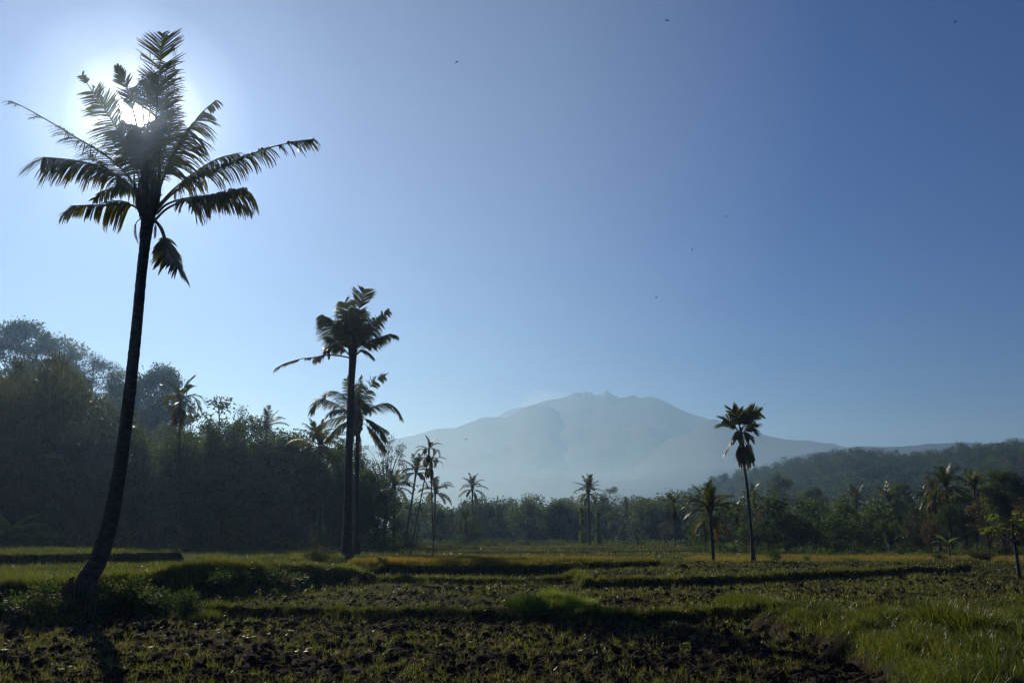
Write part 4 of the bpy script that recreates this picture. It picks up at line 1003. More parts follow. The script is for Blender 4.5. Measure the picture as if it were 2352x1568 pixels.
# low growth along the foot of the woods
mb = MB()
for px0, px1, Y0, Y1, n, hh in ((-200, 900, 86, 98, 420, 1.6), (900, 1700, 117, 134, 360, 1.5), (-300, 930, 104, 122, 420, 4.5), (1560, 2600, 86, 104, 420, 1.4)):
    for x, y, z, h, r in scatter_px(px0, px1, Y0, Y1, n, lambda px, Y: hh * rng.uniform(.5, 1.2), .7):
        m = 90; d = unit(rng.normal(size=(m, 3))); d[:, 2] = np.abs(d[:, 2])
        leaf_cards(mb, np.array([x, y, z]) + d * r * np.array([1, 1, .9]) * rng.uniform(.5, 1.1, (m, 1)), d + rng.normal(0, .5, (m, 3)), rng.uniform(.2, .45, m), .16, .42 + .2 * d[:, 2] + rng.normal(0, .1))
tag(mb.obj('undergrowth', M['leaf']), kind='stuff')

# ------------------------------------------------------------------ banana and papaya
def banana(px, Y, base_py, top_py, label, n=9):
    b = P(px, base_py, Y); b[2] = float(height(b[0], b[1])) - .03; H = P(px, top_py, Y)[2] - b[2]
    r = empty('banana_plant', b, 0); tag(r, label, 'banana plant')
    mb = MB(); tube(mb, resample([(0, 0, 0), (.04, 0, H * .25), (0, 0, H * .5)], 8), np.linspace(.13, .07, 8), 8); mb.obj('stem', M['nut'], r, smooth=True)
    for k in range(n):
        a = k * 2.4; el = rng.uniform(.5, 1.35); Lf = H * rng.uniform(.55, .75); p = np.array([0, 0, H * .45]); c = []; e = el
        for j in range(9): c.append(p.copy()); p = p + np.array([math.cos(a) * math.cos(e), math.sin(a) * math.cos(e), math.sin(e)]) * Lf / 8; e -= .17
        c = np.array(c); t = np.linspace(0, 1, 9); w = H * .1 * np.sin(PI * np.clip(t * .95 + .05, 0, 1)) ** .5 * (t > .12); s = np.array([-math.sin(a), math.cos(a), 0])
        v = np.stack([c - s * w[:, None] - [0, 0, 1] * w[:, None] * .35, c, c + s * w[:, None] - [0, 0, 1] * w[:, None] * .35], 1).reshape(-1, 3)
        q = [[3 * j + o, 3 * j + o + 1, 3 * j + o + 4, 3 * j + o + 3] for j in range(8) for o in (0, 1)]
        m2 = MB(); m2.add(v, q, None, .5); m2.obj('leaf', M['fresh'], r)
    return r
banana(1466, 108, 1258, 1222, 'bright banana plant alone in front of the middle wood')
banana(1600, 108, 1258, 1216, 'pale leaved banana plant left of the dark coconut palm trunk')
banana(1712, 112, 1256, 1200, 'banana plant with upright pale leaves right of the dark coconut palm')
banana(18, 70, 1262, 1146, 'banana plant with one yellow leaf at the left picture edge', 6)
banana(2180, 78, 1262, 1215, 'banana plant with pale hanging leaf under the leaning palms', 7)

b = P(2340, 1322, 41); b[2] = float(height(b[0], b[1])) - .05
pap = empty('papaya_tree', b); tag(pap, 'papaya tree with pale bent trunk at the right picture edge', 'papaya tree')
mb = MB(); tp_ = [np.zeros(3)] + [P(x, y, 41) - b for x, y in ((2337, 1290), (2332, 1260), (2327, 1230), (2326, 1205))]
tube(mb, resample(tp_, 20), np.linspace(.1, .055, 20), 9); mb.obj('trunk', M['thinbark'], pap, smooth=True)
top = P(2326, 1207, 41) - b; mb = MB()
for k in range(16):
    a = k * 2.4; el = rng.uniform(-.35, .75); ln = rng.uniform(.7, 1.25); e = top + np.array([math.cos(a) * math.cos(el), math.sin(a) * math.cos(el), math.sin(el)]) * ln
    tube(mb, resample([top, (top + e) / 2 + [0, 0, .1], e], 5), .015, 4, tint=.5)
    for j in range(9):
        f = -1.9 + j * .475; d = np.array([math.cos(a + f), math.sin(a + f), -.25 + rng.normal(0, .1)])
        for s in (.1, .25, .38): leaf_cards(mb, [e + unit(d) * s, e + unit(d) * s + rng.normal(0, .03, 3)], [d + rng.normal(0, .5, 3), d], .24, .11, .6)
mb.obj('crown', M['fresh'], pap)
for k in range(5):
    mb = MB(); c = top + np.array([math.cos(k * 1.3) * .12, math.sin(k * 1.3) * .12, -.45 - .1 * k]); a_ = np.linspace(.15, PI - .15, 7)
    tube(mb, [c + np.array([0, 0, -.12 * math.cos(t)]) for t in a_], [.075 * math.sin(t) for t in a_], 8); mb.obj('fruit', M['nut'], pap, smooth=True)

# ------------------------------------------------------------------ grass
def put(x, y): return np.stack([x, y, height(x, y)], 1)
def samp(n, Y0, Y1, u=.8):
    Y = np.exp(rng.uniform(math.log(Y0), math.log(Y1), n)); return rng.uniform(-u, u, n) * Y, Y
RW = [wR]; rice_right = np.array([gl([(1552, 1290, .5)])[0] * 0 + [12.6, 60.8], [22, 60.5], [36, 60], [52, 58], [56, 70], [30, 76], [16, 75], [13.5, 67]])
def in_rice(x, y): return (sdist(x, y, wR) > .35) | (sdist(x, y, rice_right) > 0)

x, y = samp(300000, 10.5, 62)
h_, lip, pl = zones(x, y); ri = in_rice(x, y)
pat = fbm(x * .8, y * .8, 3, 51)
keep = np.where(pl > .3, (pat > -.2) & (rng.random(len(x)) < .3), (rng.random(len(x)) < .9) & (pat > -.4))
keep = ((keep & (pl < .8)) | (lip < .3)) & ~ri & ~((sdist(x, y, wE) > -.3) & (pat < .16))
x, y, pl, lip, pat = x[keep], y[keep], pl[keep], lip[keep], pat[keep]; n = len(x)
hh = np.where(pl > .3, rng.uniform(.06, .2, n), rng.uniform(.08, .24, n) * (1 + 1.0 * pat)) * np.where(lip < .35, 1.1, 1)
k_ = np.clip(y / 16, 1, 4)
mb = MB(); blades(mb, put(x, y) - [0, 0, .02], hh * (.8 + .2 * k_ ** .5), .0105 * k_, rng.normal(0, .35, (n, 2)), .45 + .8 * pat + .3 * fbm(x * .2, y * .2, 2, 53) + rng.normal(0, .14, n))
# sprouting tufts all over the ploughed soil
x, y = samp(36000, 10.5, 60); h_, lip, pl = zones(x, y); pat = fbm(x * .55, y * .55, 3, 54)
kk = (pl > .25) & (pat + .5 * rng.random(len(x)) > .08); x, y = x[kk], y[kk]; pat = pat[kk]
m_ = 5; x = np.repeat(x, m_); y = np.repeat(y, m_); pat = np.repeat(pat, m_); sp = .035; n = len(x)
hb = np.repeat(rng.uniform(.45, 1.25, n // m_) ** 1.3, m_)
x = x + rng.normal(0, sp, n); y = y + rng.normal(0, sp, n)
blades(mb, put(x, y) - [0, 0, .01], .17 * hb * rng.uniform(.5, 1.2, n), .0085 * np.clip(y / 14, 1, 3), rng.normal(0, .42, (n, 2)), .85 + .4 * pat + rng.normal(0, .16, n))
tag(mb.obj('grass', M['grass']), kind='stuff')
# thick grass hanging over the terrace lips
mb = MB()
for lp, n in ((lipB, 9000), (lipL, 26000), (lipC, 4000), (lipD, 9000), (lipC2, 3000), (lipR, 7000), (lipE, 9000), (lipL2, 4000)):
    g = gl(lp); d = np.r_[0, np.cumsum(np.linalg.norm(np.diff(g, axis=0), axis=1))]; t = rng.uniform(0, d[-1], n)
    gx, gy = np.interp(t, d, g[:, 0]), np.interp(t, d, g[:, 1])
    wd = 1.0 if lp is lipL else .45
    off = rng.normal(-.12, wd * .5, n)                     # across the lip, mostly on its face
    gx, gy = gx + rng.normal(0, .15, n), gy + off
    pt = fbm(gx * 1.3, gy * 1.3, 3, 61); kk = pt > -.35; gx, gy, pt, off = gx[kk], gy[kk], pt[kk], off[kk]; m_ = len(gx)
    hx = rng.uniform(.1, .3, m_) * (1 + 1.0 * np.clip(pt, -.3, .6)) * (1.25 if lp is lipL else .85)
    w_ = .009 * np.clip(gy / 16, 1, 3)
    blades(mb, put(gx, gy) - [0, 0, .03], hx, w_, rng.normal(0, .4, (m_, 2)) - [[0, .25]], .62 + .3 * pt + rng.normal(0, .12, m_))
tag(mb.obj('bank_grass', M['grass']), kind='stuff')
# long grass on the bank in the right foreground
n = 26000; u_, v_ = rng.uniform(2.5, 20, n), rng.uniform(10, 25.5, n); sd = sdist(u_, v_, wE); pt = fbm(u_ * .7, v_ * .7, 3, 71)
kk = (sd > -.1) & (pt + .3 * rng.random(n) > .2); u_, v_, pt = u_[kk], v_[kk], pt[kk]; n = len(u_)
mb = MB(); blades(mb, put(u_, v_) - [0, 0, .03], rng.uniform(.10, .3, n) * (1 + 1.8 * np.clip(pt, -.2, .7)), .012 * np.clip(v_ / 16, .8, 2), rng.normal(0, .5, (n, 2)), .3 + .35 * pt + rng.normal(0, .14, n), segs=4)
cx_, cy_ = rng.uniform(2.5, 18, 420), rng.uniform(10.5, 22.5, 420); kk = sdist(cx_, cy_, wE) > 0; cx_, cy_ = cx_[kk], cy_[kk]; m_ = 110
hh_ = np.repeat(rng.uniform(.15, .5, len(cx_)), m_); tt_ = np.repeat(rng.uniform(.1, .75, len(cx_)), m_); a_ = rng.uniform(0, 2 * PI, len(hh_)); r_ = np.abs(rng.normal(0, .16, len(hh_)))
gx, gy = np.repeat(cx_, m_) + np.cos(a_) * r_, np.repeat(cy_, m_) + np.sin(a_) * r_
blades(mb, put(gx, gy) - [0, 0, .03], hh_ * rng.uniform(.5, 1.1, len(gx)), .012, np.stack([np.cos(a_), np.sin(a_)], 1) * (r_ * 2.2)[:, None] + rng.normal(0, .2, (len(gx), 2)), tt_ + rng.normal(0, .1, len(gx)), segs=4)
tag(mb.obj('long_grass', M['grass']), kind='stuff')
# coarse grass over the far fields
x, y = samp(70000, 60, 128, .75); ri = in_rice(x, y); x, y = x[~ri], y[~ri]; h_, lip, pl = zones(x, y); pat = fbm(x * .2, y * .35, 3, 81); n = len(x)
mb = MB(); blades(mb, put(x, y) - [0, 0, .03], rng.uniform(.15, .38, n) * (1 + .7 * pat), .05 * y / 80, rng.normal(0, .35, (n, 2)), .5 + .7 * pat + rng.normal(0, .1, n), segs=2)
tag(mb.obj('far_grass', M['grass']), kind='stuff')
# golden rice, two fields
def rice(name, poly, x0, x1, y0, y1, n, h0, w0, shift):
    u_, v_ = rng.uniform(x0, x1, n), rng.uniform(y0, y1, n); kk = sdist(u_, v_, poly) > .35; u_, v_ = u_[kk], v_[kk]; n = len(u_)
    pt = fbm(u_ * .35, v_ * .5, 3, 91)
    mb = MB(); blades(mb, put(u_, v_) - [0, 0, .03], h0 * rng.uniform(.75, 1.1, n) * (1 + .15 * pt), w0, rng.normal(0, .28, (n, 2)), shift + .5 * pt + rng.normal(0, .13, n), segs=3, tipt=.25)
    return tag(mb.obj(name, M['rice']), kind='stuff')
rice('rice_crop', wR, -9, 10, 41, 50, 52000, .40, .028, .42)
rice('rice_crop', rice_right, 11, 57, 57, 77, 60000, .30, .055, .34)

# single grass clumps that stand out
def clump(px, py, z, r, n, h0, label, lean=.45, w=.011, mat='grass', tint=.6):
    c = G(px, py, z); zz = float(height(c[0], c[1])); e = empty('grass_clump', (c[0], c[1], zz)); tag(e, label, 'grass clump')
    a, q_ = rng.uniform(0, 2 * PI, n), np.sqrt(rng.random(n)) * r; d = np.stack([np.cos(a), np.sin(a)], 1)
    b = np.column_stack([d * q_[:, None], height(c[0] + d[:, 0] * q_, c[1] + d[:, 1] * q_) - zz - .03])
    mb = MB(); blades(mb, b, h0 * rng.uniform(.45, 1.05, n) * (1 - .35 * (q_ / r) ** 2), w, d * (q_ / r)[:, None] * lean + rng.normal(0, .2, (n, 2)), tint + rng.normal(0, .13, n), segs=4)
    mb.obj('blades', M[mat], e); return e
clump(1215, 1398, .3, .62, 3000, .62, 'tall spiky grass clump on the middle bank, left of its twin', tint=.85, w=.014, mat='fresh')
clump(1316, 1396, .3, .68, 2800, .55, 'wide grass clump on the middle bank, right of its twin', tint=.85, w=.014, mat='fresh')
clump(1272, 1372, .3, .5, 1100, .42, 'lower pale grass clump between the two dark clumps', tint=.95, mat='fresh')
clump(1722, 1384, .3, 1.1, 3400, .42, 'broad grass mound on the bank below the tall betel palm')
clump(1940, 1398, .5, .5, 1500, .62, 'grass clump with one tall stem behind the reddish bank')
clump(2030, 1420, .55, .5, 1300, .5, 'leaning grass clump left of the tallest foreground grass', w=.014)
clump(2160, 1432, .55, .55, 1300, .72, 'tall broad bladed grass in the right foreground', w=.02, lean=.6)
clump(2235, 1440, .55, .6, 1200, .7, 'broad bladed grass right of the tallest foreground clump', w=.02, lean=.6)
clump(2100, 1480, .55, .5, 1200, .42, 'arching grass tuft low on the reddish bank', w=.016, lean=.8)
clump(480, 1312, 1.4, .45, 900, .42, 'tall tuft standing on the crest of the left bank', w=.012)
clump(385, 1388, .3, .4, 900, .4, 'yellowish weed tuft at the corner of the left bank', tint=.8)

# ------------------------------------------------------------------ seedlings
def seed_maize():
    mb = MB()
    for k in range(7):
        a = k * 2.4 + .3; h = .34 * (1 - .07 * k); d = np.array([math.cos(a), math.sin(a), 0]); t = np.linspace(0, 1, 8)
        c = np.stack([d[0] * h * .75 * t ** 1.3, d[1] * h * .75 * t ** 1.3, .04 * k + h * (1.5 * t - 1.35 * t ** 2.2)], 1); w = .016 * np.sin(PI * (t * .9 + .1)) ** .6
        s = np.array([-d[1], d[0], 0]); v = np.stack([c - s * w[:, None], c + s * w[:, None]], 1).reshape(-1, 3)
        mb.add(v, [[2 * j, 2 * j + 1, 2 * j + 3, 2 * j + 2] for j in range(7)], None, .65)
    tube(mb, [(0, 0, -.03), (0, 0, .12), (0, 0, .3)], [.008, .007, .003], 5)
    return mb.mesh('leaves', M['fresh'])
def seed_broad():
    mb = MB()
    for k in range(4):
        a = k * 2.1; el = rng.uniform(.25, .8); d = np.array([math.cos(a) * math.cos(el), math.sin(a) * math.cos(el), math.sin(el)]); s = np.array([-math.sin(a), math.cos(a), 0]); Lf = rng.uniform(.1, .16)
        b = np.array([0, 0, .03]) + d * .03; t = np.linspace(0, 1, 7); w = Lf * .33 * np.sin(PI * np.clip(t, .03, .97)) ** .7
        c = b + d * (t * Lf)[:, None] - np.array([0, 0, 1]) * (t ** 2 * Lf * .35)[:, None]; up = np.cross(s, d)
        v = np.stack([c - s * w[:, None] + up * w[:, None] * .3, c, c + s * w[:, None] + up * w[:, None] * .3], 1).reshape(-1, 3)
        mb.add(v, [[3 * j + o, 3 * j + o + 1, 3 * j + o + 4, 3 * j + o + 3] for j in range(6) for o in (0, 1)], None, .7)
        tube(mb, [(0, 0, -.02), b], .006, 4)
    return mb.mesh('leaves', M['fresh'])
mz, bl = [seed_maize() for _ in range(2)], [seed_broad() for _ in range(3)]
def seeds(lst, meshes, name, lab, grp, s0):
    for k, (px, py, z) in enumerate(lst):
        c = G(px, py, z); z_ = float(height(c[0], c[1]))
        o = link(name, meshes[k % len(meshes)]); o.location = (c[0], c[1], z_); o.rotation_euler = (rng.normal(0, .12), rng.normal(0, .12), rng.uniform(0, 6.28)); s = s0 * rng.uniform(.8, 1.3); o.scale = (s, s, s)
        tag(o, lab, 'seedling', grp)
seeds([(82, 1424, 0), (113, 1421, 0), (223, 1417, 0), (249, 1413, 0), (322, 1402, 0)], mz, 'maize_seedling', 'young maize sprout along the foot of the left bank', 'maize sprouts along the foot of the left bank', 1.0)
seeds([(503, 1389, .3), (593, 1374, .3), (633, 1370, .3), (681, 1366, .3), (712, 1360, .3), (747, 1355, .3), (813, 1345, .3)], mz, 'maize_seedling', 'young maize sprout in the line before the second tallest palm', 'maize sprouts in the line before the second tallest palm', 1.15)
seeds([(1758, 1398, 0), (1808, 1412, 0), (1852, 1424, 0), (1934, 1466, 0), (2003, 1492, 0), (2122, 1536, .1), (2194, 1556, .3), (2226, 1560, .4)], mz, 'maize_seedling', 'young maize sprout beside the reddish bank at right', 'maize sprouts beside the reddish bank', .8)
seeds([(55, 1468, 0), (330, 1484, 0), (571, 1474, 0), (663, 1456, 0), (240, 1440, 0), (460, 1436, 0), (700, 1500, 0), (150, 1530, 0), (820, 1450, 0)], bl, 'broadleaf_seedling', 'small round leaved seedling among clods in the left half', 'round leaved seedlings in the left half of the ploughed field', 1.1)
seeds([(1546, 1471, 0), (1568, 1493, 0), (1074, 1478, 0), (1503, 1424, 0), (1561, 1420, 0), (1726, 1434, 0), (1753, 1432, 0), (1733, 1412, 0), (1837, 1468, 0), (1710, 1458, 0), (2040, 1518, 0), (1582, 1468, 0), (1250, 1430, 0), (1330, 1500, 0)], bl, 'broadleaf_seedling', 'small round leaved seedling among clods in the right half', 'round leaved seedlings in the right half of the ploughed field', 1.15)

# ------------------------------------------------------------------ clods, straw, stones
def ico(sub):
    p = (1 + 5 ** .5) / 2
    v = [unit(np.array(q)) for q in [(-1, p, 0), (1, p, 0), (-1, -p, 0), (1, -p, 0), (0, -1, p), (0, 1, p), (0, -1, -p), (0, 1, -p), (p, 0, -1), (p, 0, 1), (-p, 0, -1), (-p, 0, 1)]]
    f = [(0, 11, 5), (0, 5, 1), (0, 1, 7), (0, 7, 10), (0, 10, 11), (1, 5, 9), (5, 11, 4), (11, 10, 2), (10, 7, 6), (7, 1, 8), (3, 9, 4), (3, 4, 2), (3, 2, 6), (3, 6, 8), (3, 8, 9), (4, 9, 5), (2, 4, 11), (6, 2, 10), (8, 6, 7), (9, 8, 1)]
    for _ in range(sub):
        c, nf = {}, []
        def mid(a, b):
            k = (min(a, b), max(a, b))
            if k not in c: v.append(unit(v[a] + v[b])); c[k] = len(v) - 1
            return c[k]
        for a, b, d in f:
            x_, y_, z_ = mid(a, b), mid(b, d), mid(d, a); nf += [(a, x_, z_), (b, y_, x_), (d, z_, y_), (x_, y_, z_)]
        f = nf
    return np.array(v), np.array(f)
def lump(sub, sd, amp=.5):
    v, f = ico(sub); r = 1 + amp * fbm(v[:, 0] * 1.7 + sd * 3, v[:, 1] * 1.7 + v[:, 2] * 2.3, 3, sd) + amp * .6 * fbm(v[:, 0] * 4 + v[:, 2] * 3 + sd, v[:, 1] * 4 - v[:, 2] * 3, 2, sd + 4)
    return v * r[:, None] * np.array([1, .8, .62]), f
def clods(mb, x, y, size, sub):
    n = len(x); lib = [lump(sub, 100 + k) for k in range(7)]; z = height(x, y)
    for k in range(7):
        idx = np.arange(k, n, 7); v, f = lib[k]; a = rng.uniform(0, 2 * PI, len(idx)); tl = rng.normal(0, .5, len(idx))
        ca, sa, ct, st = np.cos(a)[:, None], np.sin(a)[:, None], np.cos(tl)[:, None], np.sin(tl)[:, None]
        X_, Z_ = v[None, :, 0] * ct - v[None, :, 2] * st, v[None, :, 0] * st + v[None, :, 2] * ct; Y_ = v[None, :, 1] + 0 * X_
        s = size[idx][:, None]
        W = np.stack([x[idx][:, None] + (X_ * ca - Y_ * sa) * s, y[idx][:, None] + (X_ * sa + Y_ * ca) * s, z[idx][:, None] + Z_ * s * rng.uniform(.75, 1.2, (len(idx), 1)) + s * .15], -1)
        ff = f[None] + (np.arange(len(idx)) * len(v))[:, None, None]
        mb.add(W.reshape(-1, 3), None, ff.reshape(-1, 3))
mb = MB()
x, y = samp(24000, 10.5, 26, .78); h_, lip, pl = zones(x, y); k_ = (pl > .85) & (lip > .15) & (fbm(x * .9, y * .9, 2, 111) > -.35); x, y = x[k_], y[k_]
s = np.clip(np.exp(rng.normal(-3.35, .6, len(x))), .014, .15)
big_ = s > .05
clods(mb, x[big_], y[big_], s[big_], 3); clods(mb, x[~big_], y[~big_], s[~big_], 1)
x, y = samp(16000, 22, 60, .75); h_, lip, pl = zones(x, y); k_ = (pl > .45) & (lip > .3) & (fbm(x * .5, y * .5, 2, 113) > -.15); x, y = x[k_], y[k_]
clods(mb, x, y, np.clip(np.exp(rng.normal(-2.9, .45, len(x))), .03, .14), 1)
tag(mb.obj('soil_clods', M['clod'], smooth=False), kind='stuff')
# straw and stubble
mb = MB(); x, y = samp(2600, 10.8, 24, .75); h_, lip, pl = zones(x, y); k_ = (pl > .8) & (fbm(x * .6, y * .6, 2, 121) > .05); x, y = x[k_], y[k_]
for a_, b_ in zip(x, y):
    n = int(rng.integers(5, 16)); pp = np.stack([a_ + rng.normal(0, .08, n), b_ + rng.normal(0, .08, n)], 1)
    if rng.random() < .5: blades(mb, put(pp[:, 0], pp[:, 1]) - [0, 0, .02], rng.uniform(.05, .16, n), .007, rng.normal(0, .5, (n, 2)), .4, segs=2)
    else:
        zz = height(pp[:, 0], pp[:, 1]) + rng.uniform(.01, .06, n); d = rng.normal(size=(n, 3)) * [1, 1, .25]
        leaf_cards(mb, np.column_stack([pp, zz]), d, rng.uniform(.08, .28, n), .009, .55 + rng.normal(0, .2, n))
tag(mb.obj('straw', M['straw']), kind='stuff')
def stone(px, py, z, s, label, sd):
    c = G(px, py, z); v, f = lump(3, sd, .3); mb = MB(); mb.add(v * s, None, f); o = mb.obj('stone', M['stone'], smooth=True); o.location = (c[0], c[1], float(height(c[0], c[1])) + s * .2); tag(o, label, 'stone')
stone(2311, 1506, .5, .17, 'pale brownish stone in the grass at the right picture edge', 7)
stone(8, 1500, 0, .11, 'pale rounded stone among clods at the left picture edge', 9)
# the stump on the left bank
c = G(54, 1352, 1.0); zz = float(height(c[0], c[1])); mb = MB()
pts = resample([(0, 0, -.3), (.02, 0, .1), (-.02, .02, .3), (.0, 0, .42)], 10); tube(mb, pts, np.interp(np.linspace(0, 1, 10), [0, .3, 1], [.4, .27, .24]), 14, jitter=.14)
for k in range(7): a = k * .9; tube(mb, [(0, 0, .05), (math.cos(a) * .35, math.sin(a) * .35, -.1), (math.cos(a) * .6, math.sin(a) * .6, -.35)], [.12, .08, .04], 5)
for k in range(6): a = k * 1.05; tube(mb, [(math.cos(a) * .17, math.sin(a) * .17, .35), (math.cos(a) * .2, math.sin(a) * .2, .43 + .12 * rng.random())], [.08, .03], 5)
st_ = mb.obj('tree_stump', M['stump']); st_.location = (c[0], c[1], zz); tag(st_, 'dark rotten stump on the edge of the left bank', 'stump')
# rag on a stick before the right wood
b = P(2043, 1262, 84); b[2] = float(height(b[0], b[1])); rg = empty('marker_stick', b); tag(rg, 'thin stick with a white and red rag before the right wood', 'stick')
mb = MB(); tube(mb, [(0, 0, -.1), (0, 0, .6), (.02, 0, 1.15)], .02, 6); mb.obj('stick', M['wood'], rg)
for nm, mt, dx, z0, z1 in (('rag', 'cloth', -.07, .68, 1.15), ('rag', 'redcloth', .09, .85, 1.1)):
    g = MB(); k = 6; v = []
    for i_ in range(k):
        for j_ in range(k): v.append((dx + (j_ / 5 - .5) * (.2 if dx < 0 else .1), .03 * math.sin(j_ * 1.9 + i_ * .8), z1 - (z1 - z0) * i_ / 5))
    g.add(v, [[i_ * k + j_, i_ * k + j_ + 1, (i_ + 1) * k + j_ + 1, (i_ + 1) * k + j_] for i_ in range(k - 1) for j_ in range(k - 1)]); g.obj(nm, M[mt], rg)
# two cables sagging into the left wood
for k, (y0, y1, y2) in enumerate(((1026, 1042, 1047), (1038, 1048, 1051))):
    mb = MB(); tube(mb, resample([P(-420, y0 - 60, 80), P(-120, y0 - 14, 81), P(0, y0 + 6, 82), P(60, y1, 83), P(150, y2 - 2, 84)], 40), .016, 5)
    tag(mb.obj('overhead_cable', M['cable']), ('upper', 'lower')[k] + ' of two pale cables sagging into the left wood', 'cable')

# ------------------------------------------------------------------ birds
def bird_mesh(flap):
    body = MB(); tube(body, resample([(0, -.085, 0), (0, -.06, .004), (0, 0, .004), (0, .05, 0), (0, .085, -.002), (0, .1, -.004)], 10), [.004, .014, .022, .026, .025, .02, .018, .018, .012, .003], 8)
    for s in (-1, 1): body.add([(0, -.06, 0), (s * .012, -.08, 0), (s * .028, -.135, 0), (s * .008, -.095, 0)], [[0, 1, 2, 3]])
    w = []
    for s in (-1, 1):
        m_ = MB(); xs = np.array([.015, .06, .12, .18]); zz = np.sin(flap) * xs; yl = np.array([.045, .055, .03, -.035]); yt = np.array([-.02, -.005, -.015, -.045])
        v = np.concatenate([np.stack([s * xs * math.cos(flap), yl, zz], 1), np.stack([s * xs * math.cos(flap), yt, zz], 1)]); m_.add(v, [[i_, i_ + 1, i_ + 5, i_ + 4] for i_ in range(3)]); w.append(m_.mesh('wing', M['bird']))
    return body.mesh('body', M['bird'], True), w
bm = [bird_mesh(f) for f in (-.5, .15, .6)]
BIRDS = [(1049, 142, 42, 0, 'swift with drooped wings, highest bird left of centre'), (1532, 46, 42, 0, 'swift with arched wings near the top edge right of centre'), (2194, 51, 46, 1, 'swift in the dark blue top right corner'),
 (1070, 1009, 45, 2, 'black swift before the left mountain flank, right of the crossing betel palms'), (1590, 573, 60, 1, 'small bird at mid height, lowest of a loose three'), (1668, 497, 70, 1, 'small bird right of and above the loose pair at mid height'),
 (1407, 515, 80, 1, 'speck sized bird in clear sky above the mountain top'), (1507, 682, 70, 0, 'small bird gliding well above the mountain top'), (1688, 724, 85, 1, 'speck sized bird high above the tall betel palm'),
 (1520, 813, 85, 1, None), (1900, 884, 90, 1, None), (1461, 994, 75, 1, 'small bird before the face of the mountain'), (1751, 673, 110, 1, None), (1593, 793, 110, 1, None), (1687, 811, 110, 1, None), (1757, 928, 95, 1, None), (1971, 963, 110, 1, None)]
for px, py, Y, k, lb in BIRDS:
    r = empty('bird', P(px, py, Y), rng.uniform(0, 6.28) if k else rng.uniform(-.5, .5)); r.rotation_euler[0] = rng.normal(0, .4); r.rotation_euler[1] = rng.normal(0, .3)
    tag(r, lb or 'tiny bird, a faint dark speck far off in the lower sky', 'bird', 'birds flying over the fields' if lb else 'faint bird specks far off')
    link('body', bm[k][0], r)
    for w in bm[k][1]: link('wing', w, r)

# ------------------------------------------------------------------ haze, sky, sun, camera
def haze_box(name, x0, x1, y0, y1, z0, z1, parts):
    v = [(x, y, z) for x in (x0, x1) for y in (y0, y1) for z in (z0, z1)]
    mb = MB(); mb.add(v, [[0, 1, 3, 2], [4, 6, 7, 5], [0, 4, 5, 1], [2, 3, 7, 6], [0, 2, 6, 4], [1, 5, 7, 3]])
    m, nt = nodes(name); o = N(nt, 'ShaderNodeOutputMaterial'); sh = None
    for dens, color, g in parts:
        s = N(nt, 'ShaderNodeVolumeScatter'); s.inputs['Color'].default_value = (*color, 1); s.inputs['Density'].default_value = dens; s.inputs['Anisotropy'].default_value = g
        if sh is None: sh = s.outputs[0]
        else:
            a = N(nt, 'ShaderNodeAddShader'); nt.links.new(sh, a.inputs[0]); nt.links.new(s.outputs[0], a.inputs[1]); sh = a.outputs[0]
    nt.links.new(sh, o.inputs['Volume'])
    return tag(mb.obj(name, m), kind='structure')
haze_box('sky_haze', -9000, 9000, -300, 9500, -30, 1250, HAZE_PARTS)
haze_box('glare_veil', -45, 45, -12, 60, -4, 30, GLARE_PARTS)  # added forward-scattering volume, imitates lens glare washing over fronds near the sun
haze_box('wood_mist', -200, 75, 101, 1300, -6, 42, WOOD_PARTS)
haze_box('valley_haze', -7000, 7000, -250, 9000, -25, LOW_TOP, LOW_PARTS)

# a wisp of steam on the left shoulder of the summit
mb = MB(); vi, fi = ico(2)
for px, py, rx, rz in ((1208, 930, 60, 38), (1228, 920, 85, 60), (1250, 912, 90, 52), (1275, 908, 75, 34), (1240, 902, 70, 30), (1300, 905, 60, 18)):
    mb.add(P(px, py, 6600) + vi * np.array([rx, 60, rz]), None, fi)
m, nt = nodes('steam'); o = N(nt, 'ShaderNodeOutputMaterial'); s = N(nt, 'ShaderNodeVolumeScatter'); s.inputs['Density'].default_value = .0009; s.inputs['Anisotropy'].default_value = .4
nt.links.new(s.outputs[0], o.inputs['Volume']); tag(mb.obj('steam', m), kind='stuff')

w = bpy.data.worlds.new('World'); bpy.context.scene.world = w; w.use_nodes = True
nt = w.node_tree; nt.nodes.clear(); L = nt.links.new
sky = N(nt, 'ShaderNodeTexSky', sky_type='NISHITA'); sky.sun_disc = False; sky.sun_elevation = SUN_EL; sky.sun_rotation = SUN_AZ
sky.air_density = 1.0; sky.dust_density = SKY_DUST; sky.ozone_density = 2.5; sky.altitude = 300
tn = N(nt, 'ShaderNodeMixRGB', blend_type='MULTIPLY'); tn.inputs[0].default_value = 1; L(sky.outputs[0], tn.inputs[1]); tn.inputs[2].default_value = (*SKY_TINT, 1)
bg = N(nt, 'ShaderNodeBackground'); L(tn.outputs[0], bg.inputs[0]); bg.inputs[1].default_value = SKY_STRENGTH
tc = N(nt, 'ShaderNodeTexCoord'); nrm = N(nt, 'ShaderNodeVectorMath', operation='NORMALIZE'); L(tc.outputs['Generated'], nrm.inputs[0])
dt = N(nt, 'ShaderNodeVectorMath', operation='DOT_PRODUCT'); L(nrm.outputs[0], dt.inputs[0]); dt.inputs[1].default_value = tuple(SUN)
ac = N(nt, 'ShaderNodeMath', operation='ARCCOSINE'); L(dt.outputs['Value'], ac.inputs[0]); ac.use_clamp = False
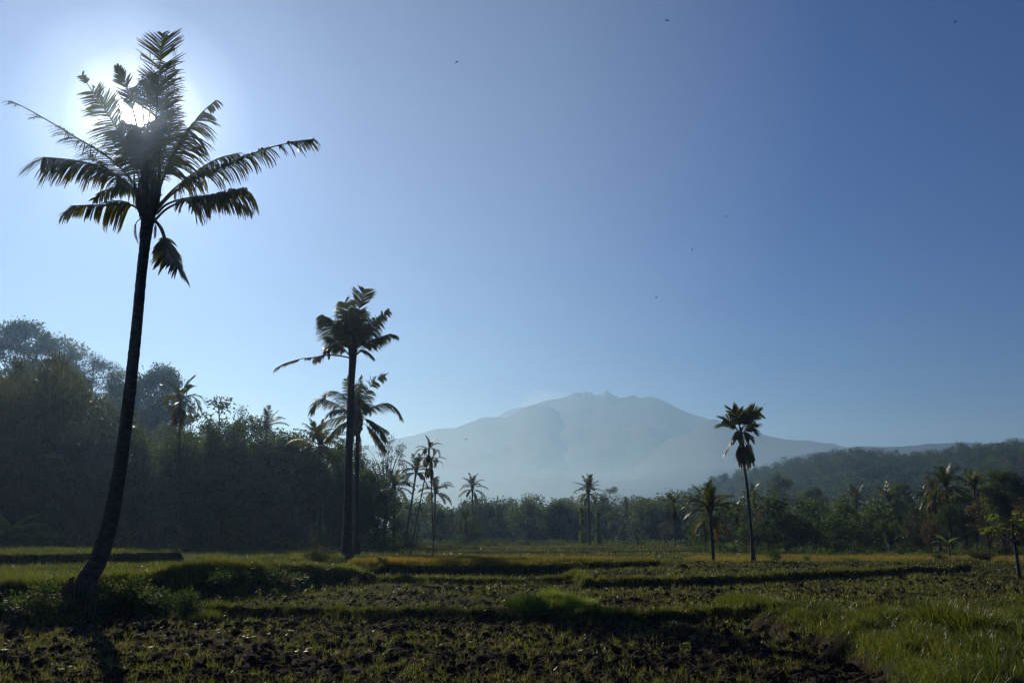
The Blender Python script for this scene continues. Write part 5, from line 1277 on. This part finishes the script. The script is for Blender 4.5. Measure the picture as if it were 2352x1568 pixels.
# the bright aureole round the sun, in radians from its centre
au = N(nt, 'ShaderNodeValToRGB'); sc_ = N(nt, 'ShaderNodeMath', operation='MULTIPLY'); L(ac.outputs[0], sc_.inputs[0]); sc_.inputs[1].default_value = 1 / math.radians(60)
L(sc_.outputs[0], au.inputs[0]); e = au.color_ramp.elements
stops = AUREOLE
while len(e) < len(stops): e.new(.5)
for k, (p_, c_) in enumerate(stops): e[k].position = p_ / 60; e[k].color = (*c_, 1)
bg2 = N(nt, 'ShaderNodeBackground'); L(au.outputs[0], bg2.inputs[0]); bg2.inputs[1].default_value = 1.0
ad = N(nt, 'ShaderNodeAddShader'); L(bg.outputs[0], ad.inputs[0]); L(bg2.outputs[0], ad.inputs[1])
o = N(nt, 'ShaderNodeOutputWorld'); L(ad.outputs[0], o.inputs['Surface'])

sl = bpy.data.lights.new('sun', 'SUN'); sl.energy = SUN_STRENGTH; sl.angle = math.radians(.53); sl.color = (1, .93, .82)
so = bpy.data.objects.new('sun', sl); col.objects.link(so); so.location = tuple(SUN * 60)
so.rotation_euler = Vector(tuple(SUN)).to_track_quat('Z', 'Y').to_euler()

cam = bpy.data.cameras.new('camera'); cam.lens = 28; cam.sensor_width = 36; cam.clip_start = .1; cam.clip_end = 40000
co = bpy.data.objects.new('camera', cam); col.objects.link(co); co.location = (0, 0, CAMZ); co.rotation_euler = (PI / 2 + TILT, 0, 0)
S_ = bpy.context.scene; S_.camera = co
S_.render.engine = 'CYCLES'; S_.view_settings.view_transform = 'Standard'; S_.view_settings.look = 'None'; S_.view_settings.exposure = 0; S_.view_settings.gamma = 1
cy = S_.cycles; cy.max_bounces = 5; cy.diffuse_bounces = 2; cy.glossy_bounces = 1; cy.transmission_bounces = 3; cy.transparent_max_bounces = 6; cy.volume_bounces = 0
cy.use_denoising = True; cy.denoiser = 'OPENIMAGEDENOISE'; cy.use_adaptive_sampling = False; cy.denoising_input_passes = 'RGB_ALBEDO_NORMAL'; cy.denoising_prefilter = 'ACCURATE'; cy.filter_width = 1.3; cy.sample_clamp_indirect = 4; cy.caustics_reflective = False; cy.caustics_refractive = False
